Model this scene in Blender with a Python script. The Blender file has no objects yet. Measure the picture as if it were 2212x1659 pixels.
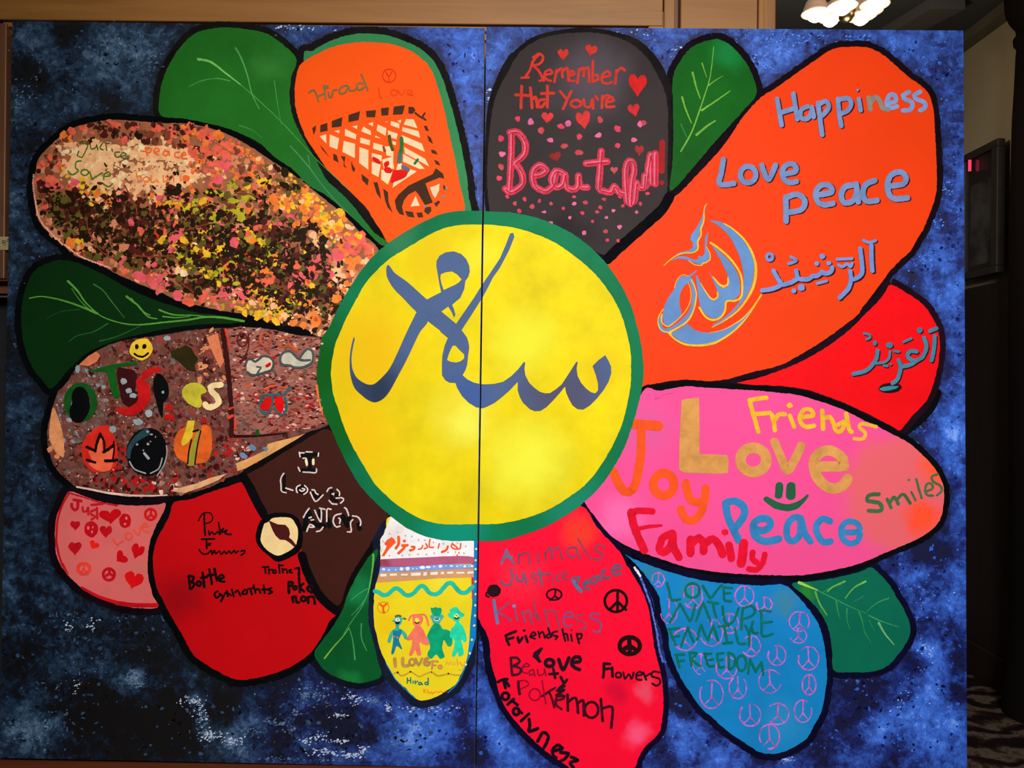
import bpy, math, random
import numpy as np
from mathutils import Vector, Matrix
from mathutils.geometry import tessellate_polygon

random.seed(7)
SC = bpy.context.scene
COL = SC.collection

# ------------------------------------------------------------------ camera
W, H, FPX = 2212.0, 1659.0, 1720.0
ROLL = math.radians(0.55)
CAM = Vector((0.0, 0.0, 1.40))
RGT = Vector((math.cos(ROLL), 0, math.sin(ROLL)))
UPV = Vector((-math.sin(ROLL), 0, math.cos(ROLL)))
FWD = Vector((0, 1, 0))
cd = bpy.data.cameras.new('camera')
cd.sensor_width = 36.0
cd.lens = FPX / W * 36.0
cam = bpy.data.objects.new('camera', cd)
COL.objects.link(cam)
cam.matrix_world = Matrix(((RGT.x, UPV.x, -FWD.x, CAM.x), (RGT.y, UPV.y, -FWD.y, CAM.y),
                           (RGT.z, UPV.z, -FWD.z, CAM.z), (0, 0, 0, 1)))
SC.camera = cam

# ------------------------------------------------------------------ world, lights, exposure
SC.view_settings.view_transform = 'Standard'
SC.view_settings.look = 'None'
SC.view_settings.gamma = 1.0
SC.view_settings.use_curve_mapping = False
SC.view_settings.exposure = 0.0
wd = bpy.data.worlds.new('world')
SC.world = wd
wd.use_nodes = True
wd.node_tree.nodes['Background'].inputs[0].default_value = (1.0, 0.86, 0.72, 1)
wd.node_tree.nodes['Background'].inputs[1].default_value = 0.035


def aim(o, target):
    d = (Vector(target) - o.location).normalized()
    o.rotation_euler = d.to_track_quat('-Z', 'Y').to_euler()


def light(name, kind, loc, target, energy, color, **kw):
    l = bpy.data.lights.new(name, kind)
    l.energy = energy
    l.color = color
    for k, v in kw.items():
        setattr(l, k, v)
    o = bpy.data.objects.new(name, l)
    COL.objects.link(o)
    o.location = loc
    aim(o, target)
    return o


# unseen spot added behind the camera for its soft falloff, aimed at the right-hand middle of the mural
light('unseen_spot', 'SPOT', (0.42, -0.95, 2.45), (0.28, 2.03, 1.02), 520.0, (0.96, 0.98, 1.0),
      spot_size=math.radians(92), spot_blend=1.0, shadow_soft_size=0.30)
# unseen area light added behind the camera as a broad warm fill
light('warm_fill', 'AREA', (-0.3, -1.6, 3.0), (-0.2, 2.1, 1.9), 12.0, (1.0, 0.80, 0.60), size=0.9)

# ------------------------------------------------------------------ pixel <-> place
LEAN = math.radians(1.0)
PB = Vector((0.0, 2.03, 0.425))             # a point on the foot line of the two panels
EV = Vector((0, math.sin(LEAN), math.cos(LEAN)))
EN = Vector((0, -math.cos(LEAN), math.sin(LEAN)))


def ray(px, py):
    return RGT * ((px - W / 2) / FPX) - UPV * ((py - H / 2) / FPX) + FWD


def loc_on_panel(px, py, h=0.0):
    """photo pixel -> coordinates on the leaning mural face, h metres proud of it"""
    d = ray(px, py)
    t = (PB + EN * h - CAM).dot(EN) / d.dot(EN)
    p = CAM + d * t - PB
    return (p.x, -h, p.dot(EV))


def at_depth(px, py, y):
    d = ray(px, py)
    return CAM + d * (y / d.y)


def lin(c):
    c = c / 255.0
    return c / 12.92 if c <= 0.04045 else ((c + 0.055) / 1.055) ** 2.4


def rgb(c):
    return tuple(lin(v) for v in c)


# how strongly the lights reach each part of the mural (measured from a grey test board), used to read
# a paint's own colour out of its photographed colour
ILL = None


def illum(x, y):
    if ILL is None:
        return (1, 1, 1)
    g = ILL
    ny, nx = g.shape[:2]
    fx = min(max(x / W * nx - 0.5, 0), nx - 1.001)
    fy = min(max(y / H * ny - 0.5, 0), ny - 1.001)
    i, j = int(fx), int(fy)
    a, b = fx - i, fy - j
    v = (g[j, i] * (1 - a) + g[j, i + 1] * a) * (1 - b) + (g[j + 1, i] * (1 - a) + g[j + 1, i + 1] * a) * b
    return tuple(float(q) for q in v)


def pig(c, at):
    """own colour of a paint photographed as sRGB c at pixel at"""
    l = rgb(c)
    if at is None:
        return l
    il = illum(*at)
    out = [max(0.0, v - il[3]) / il[k] if len(il) > 3 else v / il[k] for k, v in enumerate(l)]
    mx = max(out)
    if mx > 0.95:
        out = [v * 0.95 / mx for v in out]
    return tuple(max(0.0012, v) for v in out)


# ------------------------------------------------------------------ materials
def new_mat(name):
    m = bpy.data.materials.new(name)
    m.use_nodes = True
    nt = m.node_tree
    b = nt.nodes['Principled BSDF']
    return m, nt, b


def N(nt, t, **kw):
    n = nt.nodes.new(t)
    for k, v in kw.items():
        setattr(n, k, v)
    return n


def mathn(nt, op, a, b=None, clamp=False):
    n = N(nt, 'ShaderNodeMath', operation=op, use_clamp=clamp)
    for i, v in enumerate((a, b)):
        if v is None:
            continue
        if isinstance(v, (int, float)):
            n.inputs[i].default_value = v
        else:
            nt.links.new(v, n.inputs[i])
    return n.outputs[0]


def mixc(nt, fac, a, b):
    n = N(nt, 'ShaderNodeMix', data_type='RGBA')
    for i, v in ((0, fac), (6, a), (7, b)):
        if isinstance(v, (int, float)):
            n.inputs[i].default_value = v
        elif isinstance(v, tuple):
            n.inputs[i].default_value = (v[0], v[1], v[2], 1)
        else:
            nt.links.new(v, n.inputs[i])
    return n.outputs[2]


def noise(nt, scale, detail=3, rough=0.6, vec=None, dist=0.0):
    n = N(nt, 'ShaderNodeTexNoise')
    n.inputs['Scale'].default_value = scale
    n.inputs['Detail'].default_value = detail
    n.inputs['Roughness'].default_value = rough
    n.inputs['Distortion'].default_value = dist
    if vec is None:
        vec = N(nt, 'ShaderNodeTexCoord').outputs['Object']
    nt.links.new(vec, n.inputs['Vector'])
    return n


def ramp(nt, fac, stops, interp='LINEAR'):
    r = N(nt, 'ShaderNodeValToRGB')
    r.color_ramp.interpolation = interp
    e = r.color_ramp.elements
    while len(e) < len(stops):
        e.new(0.5)
    for k, (p, c) in enumerate(stops):
        e[k].position = p
        e[k].color = (c[0], c[1], c[2], 1)
    nt.links.new(fac, r.inputs[0])
    return r.outputs[0]


PAINT = {}


def paint(c, at=None, var=0.10, scale=14.0, rough=0.6, blobs=(), streak=None, spec=0.09, mottle=None):
    """acrylic paint; c is the photographed colour at pixel at; blobs = (px, py, radius px, colour, soft)"""
    base = pig(c, at)
    key = (tuple(round(v, 3) for v in base), var, scale, rough, len(blobs), streak, spec, mottle)
    if not blobs and key in PAINT:
        return PAINT[key]
    m, nt, b = new_mat('paint')
    b.inputs['Roughness'].default_value = rough
    b.inputs['Specular IOR Level'].default_value = spec
    tc = N(nt, 'ShaderNodeTexCoord').outputs['Object']
    vec = tc
    if streak:
        mp = N(nt, 'ShaderNodeMapping')
        mp.inputs['Rotation'].default_value = (0, streak, 0)
        mp.inputs['Scale'].default_value = (1, 1, 0.12)
        nt.links.new(tc, mp.inputs[0])
        vec = mp.outputs[0]
    n1 = noise(nt, scale, 4, 0.65, vec)
    dark = tuple(v * (1 - var * 1.6) for v in base)
    lite = tuple(min(0.97, v * (1 + var * 1.6) + 0.004 * var) for v in base)
    col = ramp(nt, n1.outputs[0], [(0.3, dark), (0.5, base), (0.72, lite)])
    for (x, y, r, bc, soft) in blobs:
        p = loc_on_panel(x, y)
        vd = N(nt, 'ShaderNodeVectorMath', operation='DISTANCE')
        ns = noise(nt, 9.0, 3, 0.6, tc)
        off = N(nt, 'ShaderNodeVectorMath', operation='MULTIPLY_ADD')
        nt.links.new(ns.outputs[1], off.inputs[0])
        off.inputs[1].default_value = (0.10, 0, 0.10)
        nt.links.new(tc, off.inputs[2])
        nt.links.new(off.outputs[0], vd.inputs[0])
        vd.inputs[1].default_value = (p[0] + 0.05, 0, p[2] + 0.05)
        mr = N(nt, 'ShaderNodeMapRange', interpolation_type='SMOOTHSTEP')
        nt.links.new(vd.outputs['Value'], mr.inputs[0])
        rr = r * 0.00118
        mr.inputs[1].default_value = rr
        mr.inputs[2].default_value = rr * (1 - soft)
        mr.inputs[3].default_value = 0
        mr.inputs[4].default_value = 1
        col = mixc(nt, mr.outputs[0], col, pig(bc, (x, y)))
    if mottle:
        mc, thr, msc = mottle
        n2 = noise(nt, msc, 5, 0.7, tc)
        mr = N(nt, 'ShaderNodeMapRange')
        nt.links.new(n2.outputs[0], mr.inputs[0])
        mr.inputs[1].default_value = thr
        mr.inputs[2].default_value = thr + 0.05
        col = mixc(nt, mr.outputs[0], col, pig(mc, at))
    nt.links.new(col, b.inputs['Base Color'])
    nb = noise(nt, 160.0, 3, 0.6, vec)
    bm = N(nt, 'ShaderNodeBump')
    bm.inputs['Strength'].default_value = 0.10
    bm.inputs['Distance'].default_value = 0.002
    nt.links.new(nb.outputs[0], bm.inputs['Height'])
    nt.links.new(bm.outputs[0], b.inputs['Normal'])
    if not blobs:
        PAINT[key] = m
    return m


def plain(name, col, rough=0.5, metal=0.0, emit=None, es=0.0, spec=0.5, noisy=0.0, nscale=20.0):
    m, nt, b = new_mat(name)
    b.inputs['Roughness'].default_value = rough
    b.inputs['Metallic'].default_value = metal
    b.inputs['Specular IOR Level'].default_value = spec
    b.inputs['Base Color'].default_value = (*col, 1)
    if noisy:
        n1 = noise(nt, nscale, 4, 0.6)
        c = ramp(nt, n1.outputs[0], [(0.3, tuple(v * (1 - noisy) for v in col)), (0.7, tuple(v * (1 + noisy) for v in col))])
        nt.links.new(c, b.inputs['Base Color'])
    if emit:
        b.inputs['Emission Color'].default_value = (*emit, 1)
        b.inputs['Emission Strength'].default_value = es
    return m


def wood(name, c1, c2, axis='x', rough=0.38, scale=6.0):
    m, nt, b = new_mat(name)
    tc = N(nt, 'ShaderNodeTexCoord').outputs['Object']
    mp = N(nt, 'ShaderNodeMapping')
    s = [scale * 4] * 3
    s['xyz'.index(axis)] = scale * 0.25
    mp.inputs['Scale'].default_value = s
    nt.links.new(tc, mp.inputs[0])
    n1 = noise(nt, 1.0, 6, 0.65, mp.outputs[0], 0.6)
    n2 = noise(nt, 2.0, 3, 0.5, tc)
    f = mathn(nt, 'ADD', mathn(nt, 'MULTIPLY', n1.outputs[0], 0.75), mathn(nt, 'MULTIPLY', n2.outputs[0], 0.25))
    col = ramp(nt, f, [(0.35, c1), (0.65, c2)])
    nt.links.new(col, b.inputs['Base Color'])
    b.inputs['Roughness'].default_value = rough
    bm = N(nt, 'ShaderNodeBump')
    bm.inputs['Strength'].default_value = 0.15
    bm.inputs['Distance'].default_value = 0.002
    nt.links.new(n1.outputs[0], bm.inputs['Height'])
    nt.links.new(bm.outputs[0], b.inputs['Normal'])
    return m


# ------------------------------------------------------------------ objects
def tag(o, label=None, cat=None, group=None, kind=None):
    if label: o['label'] = label
    if cat: o['category'] = cat
    if group: o['group'] = group
    if kind: o['kind'] = kind
    return o


def mesh_obj(name, verts, faces, mats, parent=None, midx=None, loc=None):
    me = bpy.data.meshes.new(name)
    me.from_pydata([tuple(v) for v in verts], [], faces)
    for m in (mats if isinstance(mats, (list, tuple)) else [mats]):
        me.materials.append(m)
    if midx is not None:
        me.polygons.foreach_set('material_index', midx)
    me.update()
    o = bpy.data.objects.new(name, me)
    COL.objects.link(o)
    if parent:
        o.parent = parent
    if loc is not None:
        o.location = loc
    return o


def empty(name, loc, label, cat, group=None):
    o = bpy.data.objects.new(name, None)
    COL.objects.link(o)
    o.location = loc
    o.empty_display_size = 0.1
    return tag(o, label, cat, group)


class MB:
    def __init__(s):
        s.v, s.f = [], []

    def box(s, x0, x1, y0, y1, z0, z1, bev=0.0):
        b = len(s.v)
        s.v += [(x, y, z) for z in (z0, z1) for y in (y0, y1) for x in (x0, x1)]
        s.f += [tuple(b + i for i in f) for f in ((0, 2, 3, 1), (4, 5, 7, 6), (0, 1, 5, 4), (2, 6, 7, 3), (0, 4, 6, 2), (1, 3, 7, 5))]
        return s

    def lathe(s, prof, c=(0, 0, 0), n=24, a0=0, a1=2 * math.pi):
        b = len(s.v)
        for (r, z) in prof:
            for k in range(n):
                a = 2 * math.pi * k / n
                s.v.append((c[0] + r * math.cos(a), c[1] + r * math.sin(a), c[2] + z))
        for i in range(len(prof) - 1):
            for k in range(n):
                k2 = (k + 1) % n
                s.f.append((b + i * n + k, b + i * n + k2, b + (i + 1) * n + k2, b + (i + 1) * n + k))
        return s

    def tube(s, pts, r, n=10):
        b = len(s.v)
        pts = [Vector(p) for p in pts]
        for i, p in enumerate(pts):
            d = (pts[min(i + 1, len(pts) - 1)] - pts[max(i - 1, 0)]).normalized()
            u = d.cross(Vector((0.13, 0.3, 1))).normalized()
            w = d.cross(u)
            for k in range(n):
                a = 2 * math.pi * k / n
                s.v.append(tuple(p + (u * math.cos(a) + w * math.sin(a)) * r))
        for i in range(len(pts) - 1):
            for k in range(n):
                k2 = (k + 1) % n
                s.f.append((b + i * n + k, b + i * n + k2, b + (i + 1) * n + k2, b + (i + 1) * n + k))
        s.f.append(tuple(b + k for k in reversed(range(n))))
        s.f.append(tuple(b + (len(pts) - 1) * n + k for k in range(n)))
        return s

    def quad(s, *p):
        b = len(s.v)
        s.v += [tuple(q) for q in p]
        s.f.append(tuple(range(b, b + len(p))))
        return s

    def build(s, name, mat, parent=None, loc=None, smooth=False):
        o = mesh_obj(name, s.v, s.f, mat, parent, None, loc)
        if smooth:
            o.data.polygons.foreach_set('use_smooth', [True] * len(o.data.polygons))
        return o


def bevel(o, w=0.004, seg=2):
    m = o.modifiers.new('bevel', 'BEVEL')
    m.width = w
    m.segments = seg
    m.limit_method = 'ANGLE'
    return o


# ------------------------------------------------------------------ flat painting on the mural
CR = dict(C1=(0, 0, 560), C2=(550, 0, 560), C3=(1000, 0, 560), C4=(1500, 0, 712), C5=(0, 400, 560), C6=(450, 300, 560),
          C7=(0, 250, 440), C8=(660, 220, 400), C9=(680, 480, 400), C10=(680, 680, 400), C11=(1000, 680, 400),
          C12=(1400, 440, 360), C13=(1400, 600, 360), C14=(1620, 480, 460), C15=(1700, 600, 512), C16=(1240, 820, 480),
          C17=(1600, 820, 480), C18=(1240, 1000, 480), C19=(1040, 1160, 440), C20=(1040, 1329, 440), C21=(1380, 1200, 450.6),
          C22=(1660, 1160, 552), C23=(1400, 1389, 360), C24=(780, 1110, 280), C25=(780, 1300, 280), C26=(90, 680, 400),
          C27=(90, 800, 400), C28=(430, 680, 360), C29=(500, 920, 360), C30=(340, 1060, 400), C31=(90, 1040, 300),
          C32=(90, 1150, 300), C33=(520, 1150, 560), C34=(0, 1239, 560), C36=(1652, 0, 560), P=(0, 0, 2212))


def pts(crop, s):
    x0, y0, w = CR[crop]
    k = w / 2212.0
    return [(x0 + float(a) * k, y0 + float(b) * k) for a, b in (q.split(',') for q in s.split())]


def cat(p, closed=False, step=3.0):
    """Catmull-Rom through the points"""
    n = len(p)
    if n < 3:
        return list(p)
    out = []
    rng = range(n) if closed else range(n - 1)
    for i in rng:
        p0 = p[(i - 1) % n] if closed or i > 0 else p[0]
        p1, p2 = p[i], p[(i + 1) % n]
        p3 = p[(i + 2) % n] if closed or i + 2 < n else p[-1]
        m = max(1, int(math.hypot(p2[0] - p1[0], p2[1] - p1[1]) / step))
        for k in range(m):
            t = k / m
            out.append(tuple(0.5 * (2 * p1[c] + (p2[c] - p0[c]) * t + (2 * p0[c] - 5 * p1[c] + 4 * p2[c] - p3[c]) * t * t
                                    + (3 * p1[c] - p0[c] - 3 * p2[c] + p3[c]) * t ** 3) for c in (0, 1)))
    if not closed:
        out.append(p[-1])
    return out


def jit(p, a, rnd=random):
    return [(x + rnd.uniform(-a, a), y + rnd.uniform(-a, a)) for x, y in p]


def seam(y):
    return 1049.0 - 21.0 * (y - 58) / 1442.0


def clip(poly, side):
    """keep the part of a convex polygon on one panel"""
    def d(q):
        v = q[0] - seam(q[1])
        return (-v - 2.0) if side == 'L' else (v - 2.0)
    ds = [d(q) for q in poly]
    if all(v >= 0 for v in ds):
        return poly
    if all(v < 0 for v in ds):
        return []
    out = []
    n = len(poly)
    for i in range(n):
        a, b, da, db = poly[i], poly[(i + 1) % n], ds[i], ds[(i + 1) % n]
        if da >= 0:
            out.append(a)
        if (da >= 0) != (db >= 0):
            t = da / (da - db)
            out.append((a[0] + (b[0] - a[0]) * t, a[1] + (b[1] - a[1]) * t))
    return out if len(out) > 2 else []


class Art:
    """shapes in photo pixels, gathered, then laid on the left / right panel as thin paint"""
    def __init__(s):
        s.p = []
        s.mi = []
        s.m = 0
        s.lv = []
        s.z = 0

    def add(s, poly):
        s.p.append(poly)
        s.mi.append(s.m)
        s.lv.append(s.z % 36)

    def up(s):
        s.z += 1

    def fill(s, p, holes=()):
        s.up()
        loops = [[Vector((x, y, 0)) for x, y in p]] + [[Vector((x, y, 0)) for x, y in h] for h in holes]
        flat = [q for l in loops for q in l]
        for t in tessellate_polygon(loops):
            s.add([(flat[i].x, flat[i].y) for i in t])
        return s

    def poly(s, crop, string, smooth=True, rough=0.0, step=4.0, holes=()):
        q = pts(crop, string)
        if smooth:
            q = cat(q, True, step)
        if rough:
            q = jit(q, rough)
        hh = [cat(pts(crop, h), True, step) if smooth else pts(crop, h) for h in holes]
        return s.fill(q, hh)

    def disc(s, cx, cy, rx, ry=None, n=20, rough=0.0, rot=0.0):
        ry = ry or rx
        q = []
        for k in range(n):
            a = 2 * math.pi * k / n
            f = 1 + random.uniform(-rough, rough)
            x, y = rx * math.cos(a) * f, ry * math.sin(a) * f
            q.append((cx + x * math.cos(rot) - y * math.sin(rot), cy + x * math.sin(rot) + y * math.cos(rot)))
        s.up()
        s.add(q)
        return s

    def line(s, q, w0, w1=None, rough=0.06, caps=True, step=None):
        w1 = w0 if w1 is None else w1
        n = len(q)
        if n < 2:
            s.disc(q[0][0], q[0][1], w0 / 2)
            return s
        s.up()
        z0, joints = s.z, []
        L, R = [], []
        for i, p in enumerate(q):
            a, b = q[max(0, i - 1)], q[min(n - 1, i + 1)]
            dx, dy = b[0] - a[0], b[1] - a[1]
            l = math.hypot(dx, dy) or 1.0
            w = (w0 + (w1 - w0) * i / (n - 1)) / 2
            wl = w * (1 + random.uniform(-rough, rough))
            wr = w * (1 + random.uniform(-rough, rough))
            L.append((p[0] + dy / l * wl, p[1] - dx / l * wl))
            R.append((p[0] - dy / l * wr, p[1] + dx / l * wr))
        for i in range(n - 1):
            if i % 4 == 3 and caps is not None:
                s.up()
            s.add([L[i], L[i + 1], R[i + 1], R[i]])
            if 0 < i:
                a, b, c = q[i - 1], q[i], q[i + 1]
                v = (b[0] - a[0]) * (c[0] - b[0]) + (b[1] - a[1]) * (c[1] - b[1])
                if v < 0.6 * math.hypot(b[0] - a[0], b[1] - a[1]) * math.hypot(c[0] - b[0], c[1] - b[1]):
                    joints.append((b[0], b[1], (w0 + (w1 - w0) * i / (n - 1)) / 2))
        for jx, jy, jr in joints:
            s.disc(jx, jy, jr, n=12)
        if caps:
            s.disc(q[0][0], q[0][1], w0 / 2, n=12)
            s.disc(q[-1][0], q[-1][1], w1 / 2, n=12)
        return s

    def strokes(s, crop, w, string, dx=0, dy=0, smooth=True, rough=0.06, w1=None):
        """strokes parted by '/'; 'o cx,cy rx,ry' is a ring, '* cx,cy r,r' a dot; all in crop units, shift in photo px"""
        k = CR[crop][2] / 2212.0
        for st in string.split('/'):
            st = st.strip()
            if not st:
                continue
            if st[0] in 'o*':
                c, r = pts(crop, st[1:])
                rx, ry = (r[0] - CR[crop][0]), (r[1] - CR[crop][1])
                c = (c[0] + dx, c[1] + dy)
                if st[0] == '*':
                    s.disc(c[0], c[1], rx, ry, rough=rough)
                else:
                    m = max(14, int((rx + ry) * 2.2))
                    q = [(c[0] + rx * math.cos(2 * math.pi * i / m), c[1] + ry * math.sin(2 * math.pi * i / m)) for i in range(m + 1)]
                    s.line(q, w * k, rough=rough, caps=False)
                continue
            q = [(x + dx, y + dy) for x, y in pts(crop, st)]
            if smooth:
                q = cat(q, False, max(2.0, w * k * 0.35))
            s.line(q, w * k, None if w1 is None else w1 * k, rough=rough)
        return s

    def heart(s, crop, cx, cy, w, h, rot=0.0):
        x0, y0, ww = CR[crop]
        k = ww / 2212.0
        q = []
        for i in range(22):
            t = 2 * math.pi * i / 22
            x = 16 * math.sin(t) ** 3 / 16 * w / 2
            y = -(13 * math.cos(t) - 5 * math.cos(2 * t) - 2 * math.cos(3 * t) - math.cos(4 * t)) / 15 * h / 2
            x += random.uniform(-.03, .03) * w
            y += random.uniform(-.03, .03) * h
            q.append((x0 + k * (cx + x * math.cos(rot) - y * math.sin(rot)), y0 + k * (cy + x * math.sin(rot) + y * math.cos(rot))))
        return s.fill(q)

    def lay(s, name, mats, layer, parent, label=None, kind=None, sub=0.0):
        """-> {'L': obj, 'R': obj}; parent is a dict of panel roots or of petals"""
        res = {}
        for side in 'LR':
            v, f, mi = [], [], []
            for poly, m, lv in zip(s.p, s.mi, s.lv):
                h = 0.0005 * layer + sub + 0.000012 * lv
                c = clip([(x, min(y, 1659.6)) for x, y in poly], side)
                if not c:
                    continue
                b = len(v)
                q = [loc_on_panel(x, y, h) for x, y in c]
                # wind towards the viewer
                ar = sum(c[i][0] * c[(i + 1) % len(c)][1] - c[(i + 1) % len(c)][0] * c[i][1] for i in range(len(c)))
                if abs(ar) < 1e-4:
                    continue
                if ar > 0:
                    q = q[::-1]
                v += q
                f.append(tuple(range(b, b + len(q))))
                mi.append(m)
            if f:
                par = parent.get(side) or parent.get('L') or parent.get('R')
                if parent.get(side) is None:
                    continue
                o = mesh_obj(name, v, f, mats, par, mi)
                if label: o['label'] = label
                if kind: o['kind'] = kind
                res[side] = o
        return res
ILL = np.array([[[0.473,0.465,0.451,0.0016],[0.613,0.605,0.596,0.0024],[0.775,0.765,0.755,0.0039],[0.912,0.912,0.901,0.0059],[1.048,1.036,1.037,0.0087],[1.132,1.145,1.132,0.0123],[1.207,1.222,1.221,0.0144],[1.234,1.234,1.234,0.0144],[1.211,1.211,1.211,0.0119],[1.164,1.163,1.163,0.0087],[1.041,1.041,1.041,0.0059],[0.087,0.057,0.0414,0.0047]],[[0.58,0.571,0.563,0.0018],[0.727,0.717,0.717,0.0027],[0.882,0.882,0.871,0.0043],[1.029,1.029,1.029,0.0065],[1.149,1.149,1.149,0.0097],[1.248,1.248,1.248,0.0137],[1.299,1.313,1.313,0.016],[1.327,1.327,1.341,0.016],[1.305,1.319,1.317,0.0132],[1.242,1.256,1.256,0.0097],[1.155,1.155,1.155,0.0065],[0.146,0.102,0.046,0.0052]],[[0.642,0.633,0.624,0.002],[0.787,0.787,0.777,0.003],[0.938,0.938,0.938,0.0048],[1.064,1.064,1.065,0.0073],[1.199,1.199,1.199,0.011],[1.272,1.286,1.285,0.0155],[1.336,1.336,1.336,0.0185],[1.352,1.351,1.365,0.0182],[1.33,1.344,1.343,0.0147],[1.282,1.295,1.295,0.0108],[1.207,1.207,1.219,0.0072],[0.9656,0.9656,0.9752,0.0058]],[[0.699,0.689,0.68,0.0021],[0.83,0.83,0.819,0.003],[0.961,0.961,0.962,0.0046],[1.077,1.077,1.077,0.007],[1.186,1.199,1.199,0.011],[1.26,1.26,1.274,0.0144],[1.31,1.31,1.324,0.0176],[1.325,1.34,1.34,0.0168],[1.303,1.317,1.317,0.0137],[1.27,1.282,1.282,0.0101],[1.207,1.207,1.22,0.007],[0.9656,0.9656,0.976,0.0056]],[[0.709,0.699,0.699,0.002],[0.83,0.83,0.82,0.0027],[0.951,0.951,0.951,0.004],[1.054,1.054,1.054,0.006],[1.15,1.15,1.15,0.0091],[1.211,1.211,1.211,0.0116],[1.248,1.262,1.262,0.0137],[1.263,1.263,1.275,0.0132],[1.253,1.267,1.267,0.011],[1.232,1.231,1.231,0.0084],[1.156,1.169,1.169,0.006],[0.9248,0.9352,0.9352,0.0048]],[[0.699,0.69,0.69,0.0018],[0.81,0.81,0.81,0.0024],[0.928,0.928,0.917,0.0036],[1.008,1.008,1.008,0.0048],[1.091,1.091,1.091,0.0065],[1.139,1.138,1.138,0.0084],[1.176,1.176,1.175,0.0093],[1.189,1.189,1.189,0.0091],[1.178,1.178,1.178,0.008],[1.155,1.155,1.155,0.0065],[1.107,1.107,1.12,0.0048],[0.8856,0.8856,0.896,0.0038]],[[0.681,0.671,0.671,0.0015],[0.789,0.779,0.779,0.0021],[0.874,0.874,0.874,0.0027],[0.963,0.951,0.951,0.0037],[1.02,1.008,1.008,0.0048],[1.055,1.055,1.055,0.0056],[1.092,1.092,1.092,0.006],[1.105,1.092,1.105,0.006],[1.093,1.093,1.093,0.0056],[1.082,1.082,1.082,0.0048],[1.035,1.035,1.035,0.0037],[0.828,0.828,0.828,0.003]],[[0.653,0.634,0.635,0.0014],[0.749,0.729,0.729,0.0018],[0.831,0.821,0.821,0.0022],[0.907,0.885,0.885,0.0028],[0.951,0.94,0.94,0.0035],[0.998,0.986,0.974,0.004],[1.021,1.009,1.009,0.0044],[1.021,1.01,1.01,0.0041],[1.01,0.998,0.998,0.0038],[0.999,0.999,0.999,0.0033],[0.964,0.953,0.953,0.003],[0.7712,0.7624,0.7624,0.0024]],[[0.625,0.608,0.599,0.0013],[0.719,0.69,0.69,0.0016],[0.789,0.769,0.759,0.0019],[0.863,0.831,0.831,0.0025],[0.907,0.885,0.874,0.0028],[0.94,0.918,0.907,0.0031],[0.963,0.94,0.929,0.0035],[0.975,0.952,0.94,0.0035],[0.975,0.941,0.941,0.0031],[0.953,0.93,0.919,0.0028],[0.919,0.897,0.886,0.0025],[0.038,0.03,0.7088,0.002]]])
# ================================================================== SETTING
oak = wood('oak', (0.24, 0.095, 0.016), (0.35, 0.145, 0.028), 'x', 0.5)
oak_z = wood('oak_upright', (0.23, 0.088, 0.015), (0.33, 0.135, 0.026), 'z', 0.5)
oak_dk = wood('dark_oak', (0.10, 0.035, 0.014), (0.17, 0.065, 0.025), 'z', 0.4)
walnut = wood('walnut', (0.010, 0.005, 0.004), (0.022, 0.011, 0.008), 'z', 0.5)
gap_m = plain('shadow_gap', (0.012, 0.006, 0.004), 0.7)
YW = 2.20                                         # face of the wood panelling behind the mural


def rect_px(mb, x0, y0, x1, y1, yf, yb):
    """an upright board whose near face (depth yf) fills this photo rectangle"""
    a, b = at_depth(x0, y0, yf), at_depth(x1, y1, yf)
    mb.box(a.x, b.x, yf, yb, b.z, a.z)
    return mb


ww = MB().box(-1.75, 0.728, YW + 0.03, YW + 0.09, 1.64, 2.75).build('wall_back', oak_dk)
tag(ww, kind='structure')
bevel(rect_px(MB(), -60, -60, 1432, 55.5, YW - 0.012, YW + 0.03).build('top_rail', oak, ww), 0.003)
bevel(rect_px(MB(), 6, 57.5, 1398, 60.5, YW - 0.004, YW + 0.03).build('rail_moulding', oak, ww), 0.002)
bevel(rect_px(MB(), 24, 62.5, 1398, 90, YW + 0.012, YW + 0.03).build('recessed_panel', oak, ww), 0.002)
b = at_depth(1400, 90, YW)
mt = MB()
q = [at_depth(x, y, YW - 0.008) for x, y in ((1398, 62), (1434, 24), (1434, 95), (1398, 95))]
mt.quad(*q)
n = len(mt.v)
mt.v += [(v.x, YW + 0.03, v.z) for v in q]
mt.f += [(0, n, n + 1, 1), (1, n + 1, n + 2, 2), (2, n + 2, n + 3, 3), (3, n + 3, n, 0)]
mt.build('mitre_block', oak_z, ww)
bevel(rect_px(MB(), 1435.5, -60, 1457, 120, YW - 0.018, YW + 0.03).build('stile', oak_z, ww), 0.003)
bevel(rect_px(MB(), 1471, -60, 1638, 120, YW - 0.004, YW + 0.03).build('recessed_panel', oak, ww), 0.004)
bevel(rect_px(MB(), 1640, -60, 1650, 120, YW - 0.022, YW + 0.03).build('stile_bead', oak_z, ww), 0.002)
bevel(rect_px(MB(), 1651, -60, 1675, 120, YW - 0.018, YW + 0.03).build('stile', oak_z, ww), 0.003)
# left stile, brown, ending over a dark opening
bevel(rect_px(MB(), -120, 48, 9, 602, YW - 0.010, YW + 0.03).build('stile', oak_dk, ww), 0.003)
rect_px(MB(), 9, 48, 60, 602, YW + 0.02, YW + 0.03).build('dark_groove', gap_m, ww)
bevel(rect_px(MB(), -120, 603, 60, 607, YW - 0.016, YW + 0.03).build('ledge_bead', oak_dk, ww), 0.001)
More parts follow.
